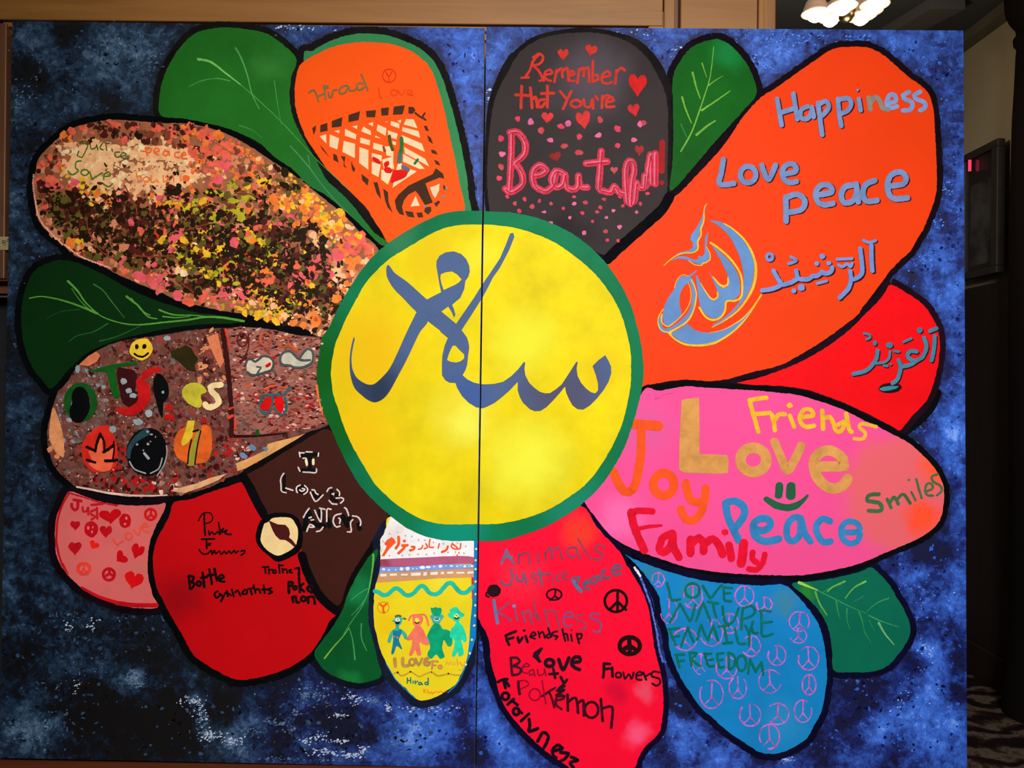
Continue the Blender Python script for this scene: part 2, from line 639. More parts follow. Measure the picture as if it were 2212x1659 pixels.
# paper tag on the stile
pt = MB()
rect_px(pt, -14, 511, 20.5, 540, YW - 0.0125, YW - 0.0105)
pt = pt.build('paper_tag', plain('tag_paper', (0.36, 0.26, 0.12), 0.8, noisy=0.12, nscale=40))
tag(pt, 'small yellowed paper tag stuck on the brown wood at the left edge', 'tag')
ink = MB()
for i, (cx, cy, rx, ry, a0, a1) in enumerate(((8, 522, 3.4, 2.6, -40, 310), (8.5, 526.5, 3.2, 3.0, -100, 200), (17, 519.5, 2.4, 2.4, 0, 360))):
    m = 14
    p = [at_depth(cx + rx * math.cos(math.radians(a0 + (a1 - a0) * k / m)), cy - ry * math.sin(math.radians(a0 + (a1 - a0) * k / m)), YW - 0.0127) for k in range(m + 1)]
    ink.tube(p, 0.0009, 5)
ink.build('handwritten_figures', plain('ink', (0.02, 0.015, 0.01), 0.6), pt)

# wall under the panelling (near-black colour stands for the darkness inside an opening) and the ledge the mural stands on
lw = MB()
lw.box(-1.75, 1.10, 2.34, 2.42, 0.0, 1.64)
lw = lw.build('wall_lower', plain('opening_dark', (0.004, 0.004, 0.004), 0.9, noisy=0.4))
tag(lw, kind='structure')
ledge = MB().box(-1.75, 1.145, 1.62, 2.33, 0.0, 0.405)
ledge = ledge.build('wooden_ledge', wood('ledge_wood', (0.10, 0.020, 0.006), (0.16, 0.038, 0.012), 'x', 0.6))
tag(ledge, 'low reddish brown wooden ledge under the two mural panels', 'ledge')
bevel(MB().box(-1.76, 1.155, 1.60, 2.33, 0.4055, 0.4180).build('ledge_top', wood('ledge_top_wood', (0.13, 0.028, 0.009), (0.20, 0.050, 0.016), 'x', 0.4), ledge), 0.003)

# room shell beyond
carpet, nt, bs = new_mat('carpet')
tc = N(nt, 'ShaderNodeTexCoord').outputs['Object']
vo = N(nt, 'ShaderNodeTexVoronoi', feature='F1')
vo.inputs['Scale'].default_value = 3.2
nt.links.new(tc, vo.inputs['Vector'])
wv = N(nt, 'ShaderNodeTexWave', wave_type='RINGS')
wv.inputs['Scale'].default_value = 2.4
wv.inputs['Distortion'].default_value = 9.0
wv.inputs['Detail'].default_value = 4.0
wv.inputs['Detail Scale'].default_value = 2.4
nt.links.new(tc, wv.inputs['Vector'])
n3 = noise(nt, 16.0, 6, 0.75, tc, 1.6)
f = mathn(nt, 'ADD', mathn(nt, 'MULTIPLY', wv.outputs[0], 0.45), mathn(nt, 'MULTIPLY', n3.outputs[0], 0.6))
col = ramp(nt, f, [(0.38, (0.010, 0.004, 0.004)), (0.50, (0.030, 0.010, 0.009)), (0.60, (0.055, 0.036, 0.022)), (0.72, (0.13, 0.10, 0.07)), (0.82, (0.04, 0.01, 0.01))])
nt.links.new(col, bs.inputs['Base Color'])
bs.inputs['Roughness'].default_value = 0.95
bs.inputs['Specular IOR Level'].default_value = 0.1
nb = noise(nt, 240.0, 2, 0.5, tc)
bm = N(nt, 'ShaderNodeBump'); bm.inputs['Strength'].default_value = 0.5; bm.inputs['Distance'].default_value = 0.004
nt.links.new(nb.outputs[0], bm.inputs['Height']); nt.links.new(bm.outputs[0], bs.inputs['Normal'])
tag(MB().box(-3.2, 2.52, -2.6, 4.6, -0.05, 0.0).build('floor', carpet), kind='structure')
ceil_m = plain('ceiling_plaster', (0.045, 0.047, 0.055), 0.9, noisy=0.1, nscale=3)
cl = MB().box(-3.2, 2.52, 2.32, 4.6, 3.17, 3.22).build('ceiling', ceil_m)
tag(cl, kind='structure')
# a lighter ceiling beam running away from the viewer
q0, q1 = at_depth(1860, 60, 3.9), at_depth(2000, -10, 3.0)
bmo = MB()
a0 = CAM + ray(1905, 62) * ((3.165 - CAM.z) / ray(1905, 62).z)
a1 = CAM + ray(2010, -2) * ((3.165 - CAM.z) / ray(2010, -2).z)
b0 = CAM + ray(1965, 62) * ((3.165 - CAM.z) / ray(1965, 62).z)
b1 = CAM + ray(2085, -2) * ((3.165 - CAM.z) / ray(2085, -2).z)
for p in (a0, a1, b1, b0):
    bmo.v.append((p.x, p.y, 3.17))
for p in (a0, a1, b1, b0):
    bmo.v.append((p.x, p.y, 3.12))
bmo.f += [(3, 2, 1, 0), (4, 5, 6, 7), (0, 1, 5, 4), (1, 2, 6, 5), (2, 3, 7, 6), (3, 0, 4, 7)]
tag(bmo.build('ceiling_beam', plain('beam_paint', (0.075, 0.072, 0.07), 0.8), cl))
tag(MB().box(0.95, 2.52, 4.34, 4.42, 0, 3.17).build('wall_far', plain('far_wall_paint', (0.05, 0.045, 0.035), 0.85)), kind='structure')
cream = plain('cream_wall', (0.36, 0.30, 0.19), 0.85, noisy=0.05, nscale=4)
wr = MB().box(2.30, 2.36, 2.9, 4.34, 0, 3.17).build('wall_right', cream)
tag(wr, kind='structure')
# dark wainscot on the right wall, baseboard
def wpt(px, py, X):
    d = ray(px, py)
    return CAM + d * (X / d.x)
bevel(MB().box(2.270, 2.30, 2.9, 4.34, 0.16, 1.90).build('wainscot', walnut, wr), 0.004)
tag(bevel(MB().box(2.255, 2.30, 2.9, 4.34, 0.0, 0.16).build('baseboard_right', walnut), 0.006), kind='structure')
tag(bevel(MB().box(0.95, 2.255, 4.32, 4.34, 0.0, 0.14).build('baseboard_far', walnut), 0.006), kind='structure')
cr = MB().box(2.23, 2.30, 2.9, 4.34, 3.12, 3.17).build('trim_1', plain('crown_paint', (0.10, 0.085, 0.055), 0.8))
tag(cr, kind='structure')
# back half of the hall, behind the camera, so that light bounces off something
tag(MB().box(-3.26, -3.2, -2.6, 4.6, 0, 3.4).build('wall_left', oak_dk), kind='structure')

# framed picture on the right wall
fr = empty('framed_picture', (2.262, 3.86, 1.55), 'dark framed picture under glass on the wall right of the mural', 'picture')
A, B = wpt(2088, 331, 2.262), wpt(2172, 308, 2.262)
C_, D = wpt(2084, 603, 2.262), wpt(2158, 597, 2.262)
yA, yB = A.y, B.y
zt, zb = (A.z + B.z) / 2, (C_.z + D.z) / 2
def lb(x0, x1, y0, y1, z0, z1):
    return MB().box(x0 - 2.262, x1 - 2.262, y0 - 3.86, y1 - 3.86, z0 - 1.55, z1 - 1.55)
fm = plain('frame_wood', (0.022, 0.017, 0.012), 0.6, noisy=0.2)
t = 0.035
for (y0, y1, z0, z1) in ((yB, yA, zt - t, zt), (yB, yA, zb, zb + t), (yB, yB + t * 1.4, zb + t, zt - t), (yA - t * 1.4, yA, zb + t, zt - t)):
    bevel(lb(2.225, 2.262, y0, y1, z0, z1).build('frame_rail', fm, fr), 0.004)
lb(2.250, 2.262, yB + t, yA - t, zb + t, zt - t).build('mat_board', plain('black_mat', (0.006, 0.006, 0.006), 0.6), fr)
pm, nt, bs = new_mat('picture_print')
nn = noise(nt, 5.0, 4, 0.6)
nt.links.new(ramp(nt, nn.outputs[0], [(0.42, (0.012, 0.011, 0.012)), (0.52, (0.06, 0.055, 0.06)), (0.7, (0.13, 0.12, 0.13))]), bs.inputs['Base Color'])
yc0, yc1 = yB + (yA - yB) * 0.24, yB + (yA - yB) * 0.80
zc0, zc1 = zb + (zt - zb) * 0.10, zb + (zt - zb) * 0.74
lb(2.2475, 2.2495, yc0, yc1, zc0, zc1).build('printed_sheet', pm, fr)
gl, nt, bs = new_mat('picture_glass')
bs.inputs['Transmission Weight'].default_value = 1.0
bs.inputs['Roughness'].default_value = 0.02
bs.inputs['IOR'].default_value = 1.2
bs.inputs['Base Color'].default_value = (1, 1, 1, 1)
lb(2.238, 2.240, yB + t, yA - t, zb + t, zt - t).build('pane', gl, fr)
# small red indicator light on the frame
r0 = wpt(2093, 358, 2.22)
ind = MB().box(2.215, 2.225, r0.y - 0.012, r0.y - 0.002, r0.z - 0.028, r0.z + 0.026).build('indicator_light', plain('red_indicator', (0.5, 0.02, 0.04), 0.4, emit=(1.0, 0.03, 0.10), es=1.6))
tag(ind, 'tiny glowing red indicator strip at the top left of the framed picture', 'light')

# dark turned half post standing against the right wall
PD = 3.40
pc = at_depth(2268, 300, PD)
def pr(px, py):
    return abs(at_depth(px, py, PD).x - pc.x), at_depth(px, py, PD).z
prof = []
for (x, y) in ((2188, 1400), (2192, 1300), (2192, 1000), (2190, 700), (2192, 560), (2192, 480), (2196, 330), (2198, 250),
               (2202, 180), (2205, 110), (2207, 90), (2201, 84), (2200, 74), (2206, 66), (2205, 50), (2198, 40), (2192, 30), (2187, 18), (2184, 0), (2182, -60)):
    r, z = pr(x, y)
    prof.append((r, z))
prof = [(prof[0][0] + 0.02, 0.0), (prof[0][0] + 0.02, 0.12)] + prof + [(prof[-1][0], 3.165)]
MB().lathe(prof, (pc.x, PD, 0), 40).build('turned_half_post', plain('blackened_wood', (0.006, 0.0035, 0.003), 0.8, spec=0.1), wr, smooth=True)

# ------------------------------------------------------------------ chandelier
cc = at_depth(1830, 6, 3.1)
ch = empty('chandelier', (cc.x, cc.y, cc.z), 'lit chandelier with frosted flared glass shades hanging above the mural', 'chandelier')
brass = plain('aged_brass', (0.30, 0.22, 0.11), 0.3, 1.0)
MB().lathe([(0.0, -0.075), (0.014, -0.072), (0.030, -0.060), (0.032, -0.02), (0.024, 0.0), (0.03, 0.05), (0.045, 0.08), (0.03, 0.12), (0.012, 0.14), (0.010, 3.17 - cc.z - 0.03), (0.055, 3.17 - cc.z - 0.02), (0.06, 3.17 - cc.z)], n=24).build('stem', brass, ch, smooth=True)
gm, nt, bs = new_mat('frosted_glass')
bs.inputs['Base Color'].default_value = (0.85, 0.62, 0.46, 1)
bs.inputs['Roughness'].default_value = 0.5
bs.inputs['Transmission Weight'].default_value = 0.3
bs.inputs['Emission Color'].default_value = (1.0, 0.62, 0.40, 1)
bs.inputs['Emission Strength'].default_value = 0.10
bulb = plain('lit_bulb', (1, 0.9, 0.75), 0.4, emit=(1.0, 0.86, 0.62), es=4.0)
shades = ((1762, 27, 3.05), (1820, 11, 2.95), (1794, 38, 3.22), (1890, 8, 3.0), (1860, 34, 3.12), (1878, 22, 3.20))
for k, (sx, sy, sd) in enumerate(shades):
    p = at_depth(sx, sy, sd)
    l = p - Vector((cc.x, cc.y, cc.z))
    R_ = 0.052 if k not in (2,) else 0.046
    # a domed cap with a flared lip, the round bulb glass showing beneath
    sh = MB().lathe([(0.010, 0.060), (0.022, 0.056), (0.036, 0.040), (0.044, 0.018), (R_ * 0.94, 0.004), (R_ * 1.05, -0.003), (R_ * 1.0, -0.006), (R_ * 0.88, 0.002), (0.038, 0.018), (0.030, 0.036), (0.010, 0.054)], tuple(l), 28).build('glass_shade', gm, ch, smooth=True)
    MB().lathe([(0.0, -0.036), (0.014, -0.034), (0.027, -0.024), (0.033, -0.006), (0.028, 0.014), (0.012, 0.030), (0.0, 0.034)], tuple(l), 20).build('bulb', bulb, sh, smooth=True)
    m = [tuple(l + Vector((0, 0, 0.055))), tuple(l * 0.75 + Vector((0, 0, 0.11))), tuple(l * 0.4 + Vector((0, 0, 0.10))), (l.x * 0.1, l.y * 0.1, 0.07)]
    MB().tube(m, 0.006, 8).build('arm', brass, ch, smooth=True)
cl_ = light('chandelier_glow', 'POINT', tuple(cc + Vector((0.0, 0.0, -0.36))), (0, 0, 0), 13.0, (1.0, 0.80, 0.55), shadow_soft_size=0.08)

# ================================================================== THE TWO PANELS
ROOT = {}
ROOT['L'] = empty('painted_panel', PB, 'left mural panel, half a yellow sun flower with multicoloured petals on dark blue', 'painting')
ROOT['R'] = empty('painted_panel', PB, 'right mural panel with the big orange and pink petals on bright blue', 'painting')
for o in ROOT.values():
    o.rotation_euler = (-LEAN, 0, 0)


def loc(px, py, h=0.0):
    """photo pixel -> coordinates in the panels' own frame"""
    return loc_on_panel(px, py, h)


CORN = {'L': ((26.6, 45), (1047.0, 60.5), (1025.8, 1658.6), (-1.0, 1637.0)),
        'R': ((1050.6, 57.5), (2081.0, 66.0), (2089.0, 1662.0), (1028.6, 1660.0))}
board_side = plain('board_edge', (0.35, 0.36, 0.38), 0.8, noisy=0.2)

# background pigment: cloud map, + lighter / - darker, photo px: x, y, radius, amount
CLOUDS = ((55, 140, 28, -.5), (85, 175, 24, -.5), (150, 68, 34, -.55), (60, 75, 40, .25), (95, 130, 40, .2), (235, 110, 60, .28), (310, 160, 40, .22), (290, 120, 60, .12),
          (240, 215, 30, -.25), (150, 180, 30, -.15), (160, 225, 60, .1), (60, 250, 50, .05), (60, 300, 60, -.1), (35, 420, 20, .2), (60, 420, 20, .15), (80, 520, 50, .1), (50, 600, 40, .05),
          (30, 740, 30, -.1), (28, 800, 30, -.2), (20, 900, 40, -.1), (40, 1000, 60, -.15), (70, 1040, 30, .1), (20, 1270, 30, .12), (60, 1310, 50, -.05), (100, 1360, 60, -.2), (170, 1370, 40, -.25),
          (270, 1335, 50, .22), (345, 1345, 25, .3), (270, 1370, 60, -.35), (330, 1380, 50, -.3), (160, 1440, 60, .22), (210, 1440, 50, .18), (30, 1430, 40, -.3), (285, 1465, 24, .62), (300, 1455, 12, .3),
          (140, 1500, 30, -.3), (190, 1495, 30, -.35), (60, 1560, 50, .3), (100, 1590, 50, .25), (30, 1580, 40, .3), (120, 1560, 40, .15), (250, 1570, 90, -.35), (180, 1560, 40, -.3), (390, 1540, 50, -.35),
          (410, 1510, 18, .45), (435, 1530, 20, .45), (440, 1560, 20, .4), (450, 1590, 24, .5), (500, 1600, 24, .45), (485, 1530, 34, -.5), (470, 1625, 40, .15), (400, 1610, 40, -.3), (520, 1630, 40, .1),
          (350, 1600, 60, -.3), (430, 1450, 50, -.05), (530, 1560, 30, .3), (560, 1490, 30, .1), (600, 1460, 60, -.2), (610, 1530, 40, -.15), (655, 1500, 20, .35), (640, 1530, 16, .3), (575, 1555, 30, .25), (615, 1560, 20, .2),
          (690, 1510, 30, .2), (700, 1540, 40, -.25), (740, 1470, 50, -.1), (770, 1510, 24, .35), (805, 1515, 20, .35), (840, 1550, 20, -.2), (690, 1580, 60, -.3), (760, 1570, 50, -.3), (680, 1600, 30, .3), (700, 1595, 20, .3),
          (660, 1600, 16, .4), (730, 1625, 20, .35), (780, 1625, 20, .35), (790, 1620, 12, .3), (650, 1640, 40, .1), (600, 1600, 40, -.2), (800, 1590, 30, -.25), (880, 1590, 50, .28), (930, 1570, 50, .3), (960, 1600, 40, .15),
          (860, 1540, 20, .3), (930, 1530, 30, .15), (880, 1560, 40, .15), (900, 1630, 50, -.1), (1000, 1540, 30, -.4), (1010, 1590, 28, -.45), (1010, 1640, 25, -.4), (960, 1640, 40, -.15), (1000, 1490, 14, .25),
          (600, 90, 20, .2), (655, 90, 30, .15), (640, 70, 40, .15), (1000, 100, 40, .15), (1000, 160, 30, .25), (960, 120, 30, .05), (1025, 130, 20, .2), (1020, 215, 16, .35), (1000, 240, 18, -.2), (1030, 300, 20, .1), (1030, 370, 16, .35),
          (1035, 420, 14, .3), (1080, 110, 30, .35), (1065, 140, 18, .3), (1150, 65, 40, .1), (1400, 80, 30, .1), (1430, 120, 30, -.05), (1600, 75, 40, .1), (1650, 110, 30, .25), (1640, 140, 20, .2), (1700, 110, 30, .25), (1720, 90, 40, .1),
          (1760, 80, 30, -.1), (1850, 75, 30, .2), (1960, 90, 50, .12), (2020, 110, 40, .05), (2035, 155, 30, -.3), (1990, 130, 30, .02), (2050, 200, 40, .05), (2050, 290, 30, -.2), (2060, 350, 30, -.05), (2040, 410, 24, .15), (2055, 445, 24, .1),
          (2040, 470, 26, -.3), (2075, 470, 20, .1), (2020, 480, 22, .25), (2060, 510, 26, -.25), (2000, 555, 30, .1), (1970, 600, 20, -.45), (2000, 585, 18, -.3), (2030, 560, 24, .2), (2050, 620, 30, .15), (2020, 640, 30, .3), (2055, 690, 30, .1),
          (2062, 720, 24, -.15), (2060, 800, 24, -.15), (2070, 870, 30, .1), (2045, 850, 18, -.2), (2040, 900, 24, .2), (1990, 930, 20, -.2), (1990, 960, 20, -.3), (2010, 925, 20, -.35), (2060, 940, 34, .4), (2060, 1000, 34, .4), (2065, 1050, 18, -.4),
          (2075, 1100, 14, .3), (2000, 1190, 36, -.55), (2035, 1195, 28, -.45), (1975, 1215, 16, -.3), (1950, 1210, 22, .25), (1930, 1225, 16, -.4), (1980, 1240, 22, .3), (2060, 1230, 20, .3), (2020, 1270, 30, -.25), (2060, 1300, 24, .35),
          (2000, 1320, 40, .1), (2005, 1350, 24, -.35), (2045, 1360, 18, -.3), (2070, 1390, 18, -.45), (1985, 1440, 22, -.45), (1970, 1435, 22, -.4), (2000, 1400, 22, .3), (2075, 1430, 24, -.55), (2050, 1480, 26, -.35), (2075, 1500, 24, -.6),
          (2010, 1450, 40, .4), (2000, 1500, 50, .35), (1960, 1480, 26, -.3), (1840, 1490, 36, -.5), (1870, 1520, 36, -.45), (1900, 1480, 24, -.35), (1820, 1560, 30, -.4), (1900, 1580, 50, .3), (1950, 1560, 50, .3), (1950, 1520, 24, -.3),
          (2050, 1570, 40, .35), (2020, 1620, 50, .3), (1940, 1590, 22, -.4), (1860, 1600, 20, -.35), (1780, 1600, 34, -.3), (1760, 1640, 40, -.45), (1850, 1640, 30, .1), (1940, 1640, 34, -.5), (2010, 1650, 34, -.35), (1700, 1640, 16, .55),
          (1650, 1655, 30, -.3), (1470, 1520, 20, -.75), (1485, 1540, 14, -.7), (1455, 1500, 14, -.6), (1440, 1480, 14, .1), (1450, 1560, 20, .1), (1490, 1580, 40, .25), (1470, 1620, 30, .35), (1530, 1620, 34, .3), (1440, 1610, 24, -.35),
          (1540, 1590, 24, -.2), (1580, 1640, 40, .2), (1440, 1650, 24, -.4), (1500, 1650, 24, -.3), (1600, 1630, 22, .2), (1050, 1440, 20, -.1), (1050, 1500, 30, .05), (1040, 1400, 24, -.2), (1060, 1520, 20, .2), (1070, 1580, 40, .4), (1090, 1620, 34, .3),
          (1045, 1600, 16, -.35), (1040, 1640, 22, -.55), (1110, 1590, 20, -.2), (1130, 1650, 30, .35), (1160, 1640, 24, -.1), (1035, 1560, 20, .3), (1400, 1640, 20, .1), (1405, 1290, 8, .3), (1412, 1330, 8, .2), (1432, 1420, 14, .2), (1447, 1480, 14, .3))


def outline_samples():
    return np.array(OUTL) if OUTL else np.zeros((1, 2)) - 999


def make_board(side):
    (tl, tr, br, bl) = CORN[side]
    nx, ny = 200, 310
    U, Vv = np.meshgrid(np.linspace(0, 1, nx), np.linspace(0, 1, ny))
    TL, TR, BR, BL = [np.array(c) for c in (tl, tr, br, bl)]
    P = ((1 - U)[..., None] * TL + U[..., None] * TR) * (1 - Vv)[..., None] + ((1 - U)[..., None] * BL + U[..., None] * BR) * Vv[..., None]
    P = P.reshape(-1, 2)
    val = np.zeros(len(P))
    for (x, y, r, a) in CLOUDS:
        d2 = ((P[:, 0] - x) ** 2 + (P[:, 1] - y) ** 2) / (r * r)
        val += a * (0.62 if a > 0 else 0.8) * np.exp(-d2 * 0.9)
    S = outline_samples()
    dm = np.full(len(P), 1e9)
    for k in range(0, len(S), 200):
        s = S[k:k + 200]
        dm = np.minimum(dm, ((P[:, None, :] - s[None]) ** 2).sum(2).min(1))
    val -= 0.30 * np.exp(-dm / (24.0 ** 2))
    hue = np.clip((P[:, 0] - 480) / 480.0, 0, 1)
    val -= 0.10 * np.clip((P[:, 1] - 1380) / 80.0, 0, 1) * np.clip((860 - P[:, 0]) / 80.0, 0, 1)
    val -= 0.06
    hue = np.where(P[:, 0] > 1040, 0.80 + 0.20 * np.clip((P[:, 1] - 100) / 900.0, 0, 1), hue * 0.96)
    v = [loc(x, y, 0.0) for x, y in P]
    f = []
    for j in range(ny - 1):
        for i in range(nx - 1):
            a = j * nx + i
            f.append((a, a + nx, a + nx + 1, a + 1))
    o = mesh_obj('painted_background', v, f, BG, ROOT[side])
    at = o.data.attributes.new('cloud', 'FLOAT', 'POINT')
    at.data.foreach_set('value', val.astype(np.float32))
    at = o.data.attributes.new('hue', 'FLOAT', 'POINT')
    at.data.foreach_set('value', hue.astype(np.float32))
    # the board itself, 18 mm thick
    q = [loc(*c, -0.0004) for c in (tl, tr, br, bl)]
    mb = MB()
    mb.v += q + [(p[0], p[1] + 0.018, p[2]) for p in q]
    mb.f += [(3, 2, 1, 0), (4, 5, 6, 7), (0, 1, 5, 4), (1, 2, 6, 5), (2, 3, 7, 6), (3, 0, 4, 7)]
    mb.build('board', board_side, ROOT[side])


def bg_material():
    m, nt, b = new_mat('sponged_blue')
    tc = N(nt, 'ShaderNodeTexCoord').outputs['Object']
    at = N(nt, 'ShaderNodeAttribute', attribute_name='cloud').outputs['Fac']
    hu = N(nt, 'ShaderNodeAttribute', attribute_name='hue').outputs['Fac']
    n1 = noise(nt, 11.0, 6, 0.62, tc, 0.4)
    n2 = noise(nt, 34.0, 8, 0.78, tc, 0.9)
    n3 = noise(nt, 5.0, 2, 0.5, tc)
    wr_ = N(nt, 'ShaderNodeVectorMath', operation='MULTIPLY_ADD')
    nw = noise(nt, 60.0, 3, 0.6, tc)
    nt.links.new(nw.outputs[1], wr_.inputs[0])
    wr_.inputs[1].default_value = (0.03, 0.03, 0.03)
    nt.links.new(tc, wr_.inputs[2])
    cells = []
    for sc_, am in ((34.0, 0.20), (85.0, 0.17)):
        vo_ = N(nt, 'ShaderNodeTexVoronoi', feature='F1')
        vo_.inputs['Scale'].default_value = sc_
        nt.links.new(wr_.outputs[0], vo_.inputs['Vector'])
        sp = N(nt, 'ShaderNodeSeparateColor')
        nt.links.new(vo_.outputs['Color'], sp.inputs[0])
        cells.append(mathn(nt, 'MULTIPLY', mathn(nt, 'SUBTRACT', sp.outputs[0], 0.5), am))
    a = mathn(nt, 'MULTIPLY', mathn(nt, 'SUBTRACT', n1.outputs[0], 0.5), 0.75)
    c = mathn(nt, 'MULTIPLY', mathn(nt, 'SUBTRACT', n2.outputs[0], 0.5), 1.35)
    v = mathn(nt, 'ADD', mathn(nt, 'ADD', mathn(nt, 'ADD', at, 0.47), mathn(nt, 'ADD', a, c)), mathn(nt, 'ADD', cells[0], cells[1]))
    R_ = (1950, 1400)
    L_ = (200, 900)
    right = ramp(nt, v, [(0.02, pig((12, 16, 52), R_)), (0.25, pig((22, 38, 105), R_)), (0.50, pig((42, 76, 160), R_)), (0.75, pig((58, 106, 205), R_)), (1.0, pig((120, 155, 230), R_))])
    left = ramp(nt, v, [(0.10, pig((3, 5, 10), L_)), (0.28, pig((10, 20, 34), L_)), (0.52, pig((28, 48, 68), L_)), (0.78, pig((66, 88, 112), L_)), (1.05 - 0.05, pig((140, 158, 180), L_))])
    col = mixc(nt, hu, left, right)
    # little white flecks of dry brush
    n4 = noise(nt, 75.0, 4, 0.7, tc)
    fl = mathn(nt, 'ADD', n4.outputs[0], mathn(nt, 'MULTIPLY', n3.outputs[0], 0.35))
    mr = N(nt, 'ShaderNodeMapRange')
    nt.links.new(fl, mr.inputs[0])
    mr.inputs[1].default_value = 0.90
    mr.inputs[2].default_value = 0.98
    mr.inputs[4].default_value = 0.55
    col = mixc(nt, mr.outputs[0], col, (0.42, 0.46, 0.56))
    nt.links.new(col, b.inputs['Base Color'])
    b.inputs['Roughness'].default_value = 0.55
    b.inputs['Specular IOR Level'].default_value = 0.3
    bm = N(nt, 'ShaderNodeBump')
    bm.inputs['Strength'].default_value = 0.2
    bm.inputs['Distance'].default_value = 0.002
    nt.links.new(n2.outputs[0], bm.inputs['Height'])
    nt.links.new(bm.outputs[0], b.inputs['Normal'])
    return m


BG = bg_material()
OUTL = []
BLACK = paint((6, 4, 8), None, var=0.3, rough=0.75, spec=0.05)
# ================================================================== PETALS AND LEAVES
NP = [0]


def black(c):
    l = rgb(c)
    return paint(c, None, .25, 12, .75, spec=.05)


def petal(name, string, mat, ow=15, label=None, crop='P', extra=None, outline=True, rough=0.7, oc=(3, 5, 6)):
    """a painted fill with its thick black brush outline; ow = outline width in photo px outside the fill"""
    NP[0] += 1
    sb = NP[0] * 0.000018
    q = cat(pts(crop, string), True, 5.0)
    a = Art().fill(jit(q, rough))
    a.lv = [0] * len(a.p)
    res = a.lay(name, mat, 2, ROOT, label, sub=sb)
    if outline:
        qq = q + [q[0]]
        o = Art().line(qq, ow * 2, rough=0.10, caps=None)
        if extra:
            for (w, s) in extra:
                o.strokes('P', w, s)
        par = {k: res.get(k) for k in 'LR'}
        for k in 'LR':
            if par[k] is None:
                par[k] = ROOT[k]
        o.lay('petal_outline', black(oc), 1, par, sub=sb)  # oc is lighter on the top petals: gloss haze painted into the outline
        OUTL.extend(q[::3])
    return res


leaf_a = petal('painted_leaf', '348,250 344,215 349,182 364,142 390,101 420,73 461,61 506,60 560,68 583,76 611,96 633,116 641,132 631,162 626,190 626,218 633,253 646,283 659,306 682,344 706,389 728,409 761,442 784,472 809,502 838,524 826,531 779,487 741,452 703,421 668,401 632,366 592,338 560,309 506,283 456,268 395,256',
               paint((32, 96, 30), (470, 180), 0.12, 5, blobs=((720, 430, 150, (42, 112, 58), .9), (580, 140, 60, (48, 112, 44), .9))), 13, 'large green leaf at the upper left of the flower', oc=(20, 18, 14))
leaf_d = petal('painted_leaf', '127,562 157,565 190,577 228,595 278,623 329,646 380,663 430,676 481,682 529,694 494,699 430,701 367,709 304,722 241,739 190,762 152,795 129,822 112,839 106,839 90,820 68,790 53,749 46,704 48,653 58,615 73,587 99,570',
               paint((5, 40, 14), (200, 690), 0.10, 5), 14, 'dark green leaf at the left pointing to the flower centre')
leaf_b = petal('painted_leaf', '1539,85 1564,89 1587,106 1609,132 1626,164 1634,203 1606,238 1574,274 1542,309 1499,360 1449,412 1452,360 1454,304 1454,228 1453,172 1468,134 1496,101',
               paint((24, 98, 34), (1570, 209), 0.14, 5, blobs=((1570, 120, 60, (10, 130, 62), .9),)), 14, 'small green leaf between the dark petal and the big orange petal', oc=(16, 6, 14))
leaf_c = petal('painted_leaf', '1711,1261 1760,1255 1810,1247 1860,1234 1882,1226 1900,1240 1920,1262 1937,1290 1954,1320 1966,1352 1962,1380 1942,1412 1915,1440 1880,1451 1835,1452 1801,1447 1797,1397 1787,1352 1770,1320 1742,1290',
               paint((12, 98, 74), (1862, 1399), 0.07, 5, blobs=((1735, 1290, 34, (40, 128, 45), .8), (1765, 1330, 22, (30, 120, 50), .8), (1960, 1330, 16, (28, 125, 70), .9))), 13, 'green leaf at the lower right under the pink petal', oc=(8, 6, 34))
leaf_e = petal('painted_leaf', '814,1186 798,1201 778,1231 763,1259 748,1292 740,1317 723,1347 697,1383 680,1406 682,1423 702,1449 735,1466 768,1475 798,1472 824,1459 816,1428 811,1403 804,1378 796,1340 796,1302 801,1264 806,1226 816,1196',
               paint((9, 82, 38), (752, 1419), 0.12, 5, blobs=((770, 1280, 50, (24, 120, 66), .9), (760, 1465, 40, (24, 110, 50), .9))), 13, 'green leaf at the bottom between the red and the yellow petal', oc=(10, 16, 28))

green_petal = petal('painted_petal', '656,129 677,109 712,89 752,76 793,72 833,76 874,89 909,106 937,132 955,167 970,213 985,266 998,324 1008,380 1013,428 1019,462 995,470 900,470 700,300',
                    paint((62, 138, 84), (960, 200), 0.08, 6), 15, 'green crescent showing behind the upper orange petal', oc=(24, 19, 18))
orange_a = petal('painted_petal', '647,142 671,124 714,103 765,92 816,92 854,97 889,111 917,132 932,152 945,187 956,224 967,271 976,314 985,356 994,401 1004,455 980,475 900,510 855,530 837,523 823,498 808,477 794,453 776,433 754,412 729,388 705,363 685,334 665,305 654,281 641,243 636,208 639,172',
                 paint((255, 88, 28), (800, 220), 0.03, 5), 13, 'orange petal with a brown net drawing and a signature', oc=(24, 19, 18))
speckled = petal('painted_petal', '72,399 76,377 80,353 90,334 111,312 139,288 169,272 215,262 259,259 338,265 398,267 440,273 494,291 551,323 592,351 627,373 665,401 703,432 741,462 779,503 818,546 770,620 705,724 653,708 592,695 541,681 473,670 392,651 354,635 304,615 253,592 215,572 162,552 132,524 96,494 81,468 73,425',
                 paint((150, 90, 60), (400, 450), 0.2, 30), 14, 'petal covered in a dense collage of small red, yellow and brown dabs')
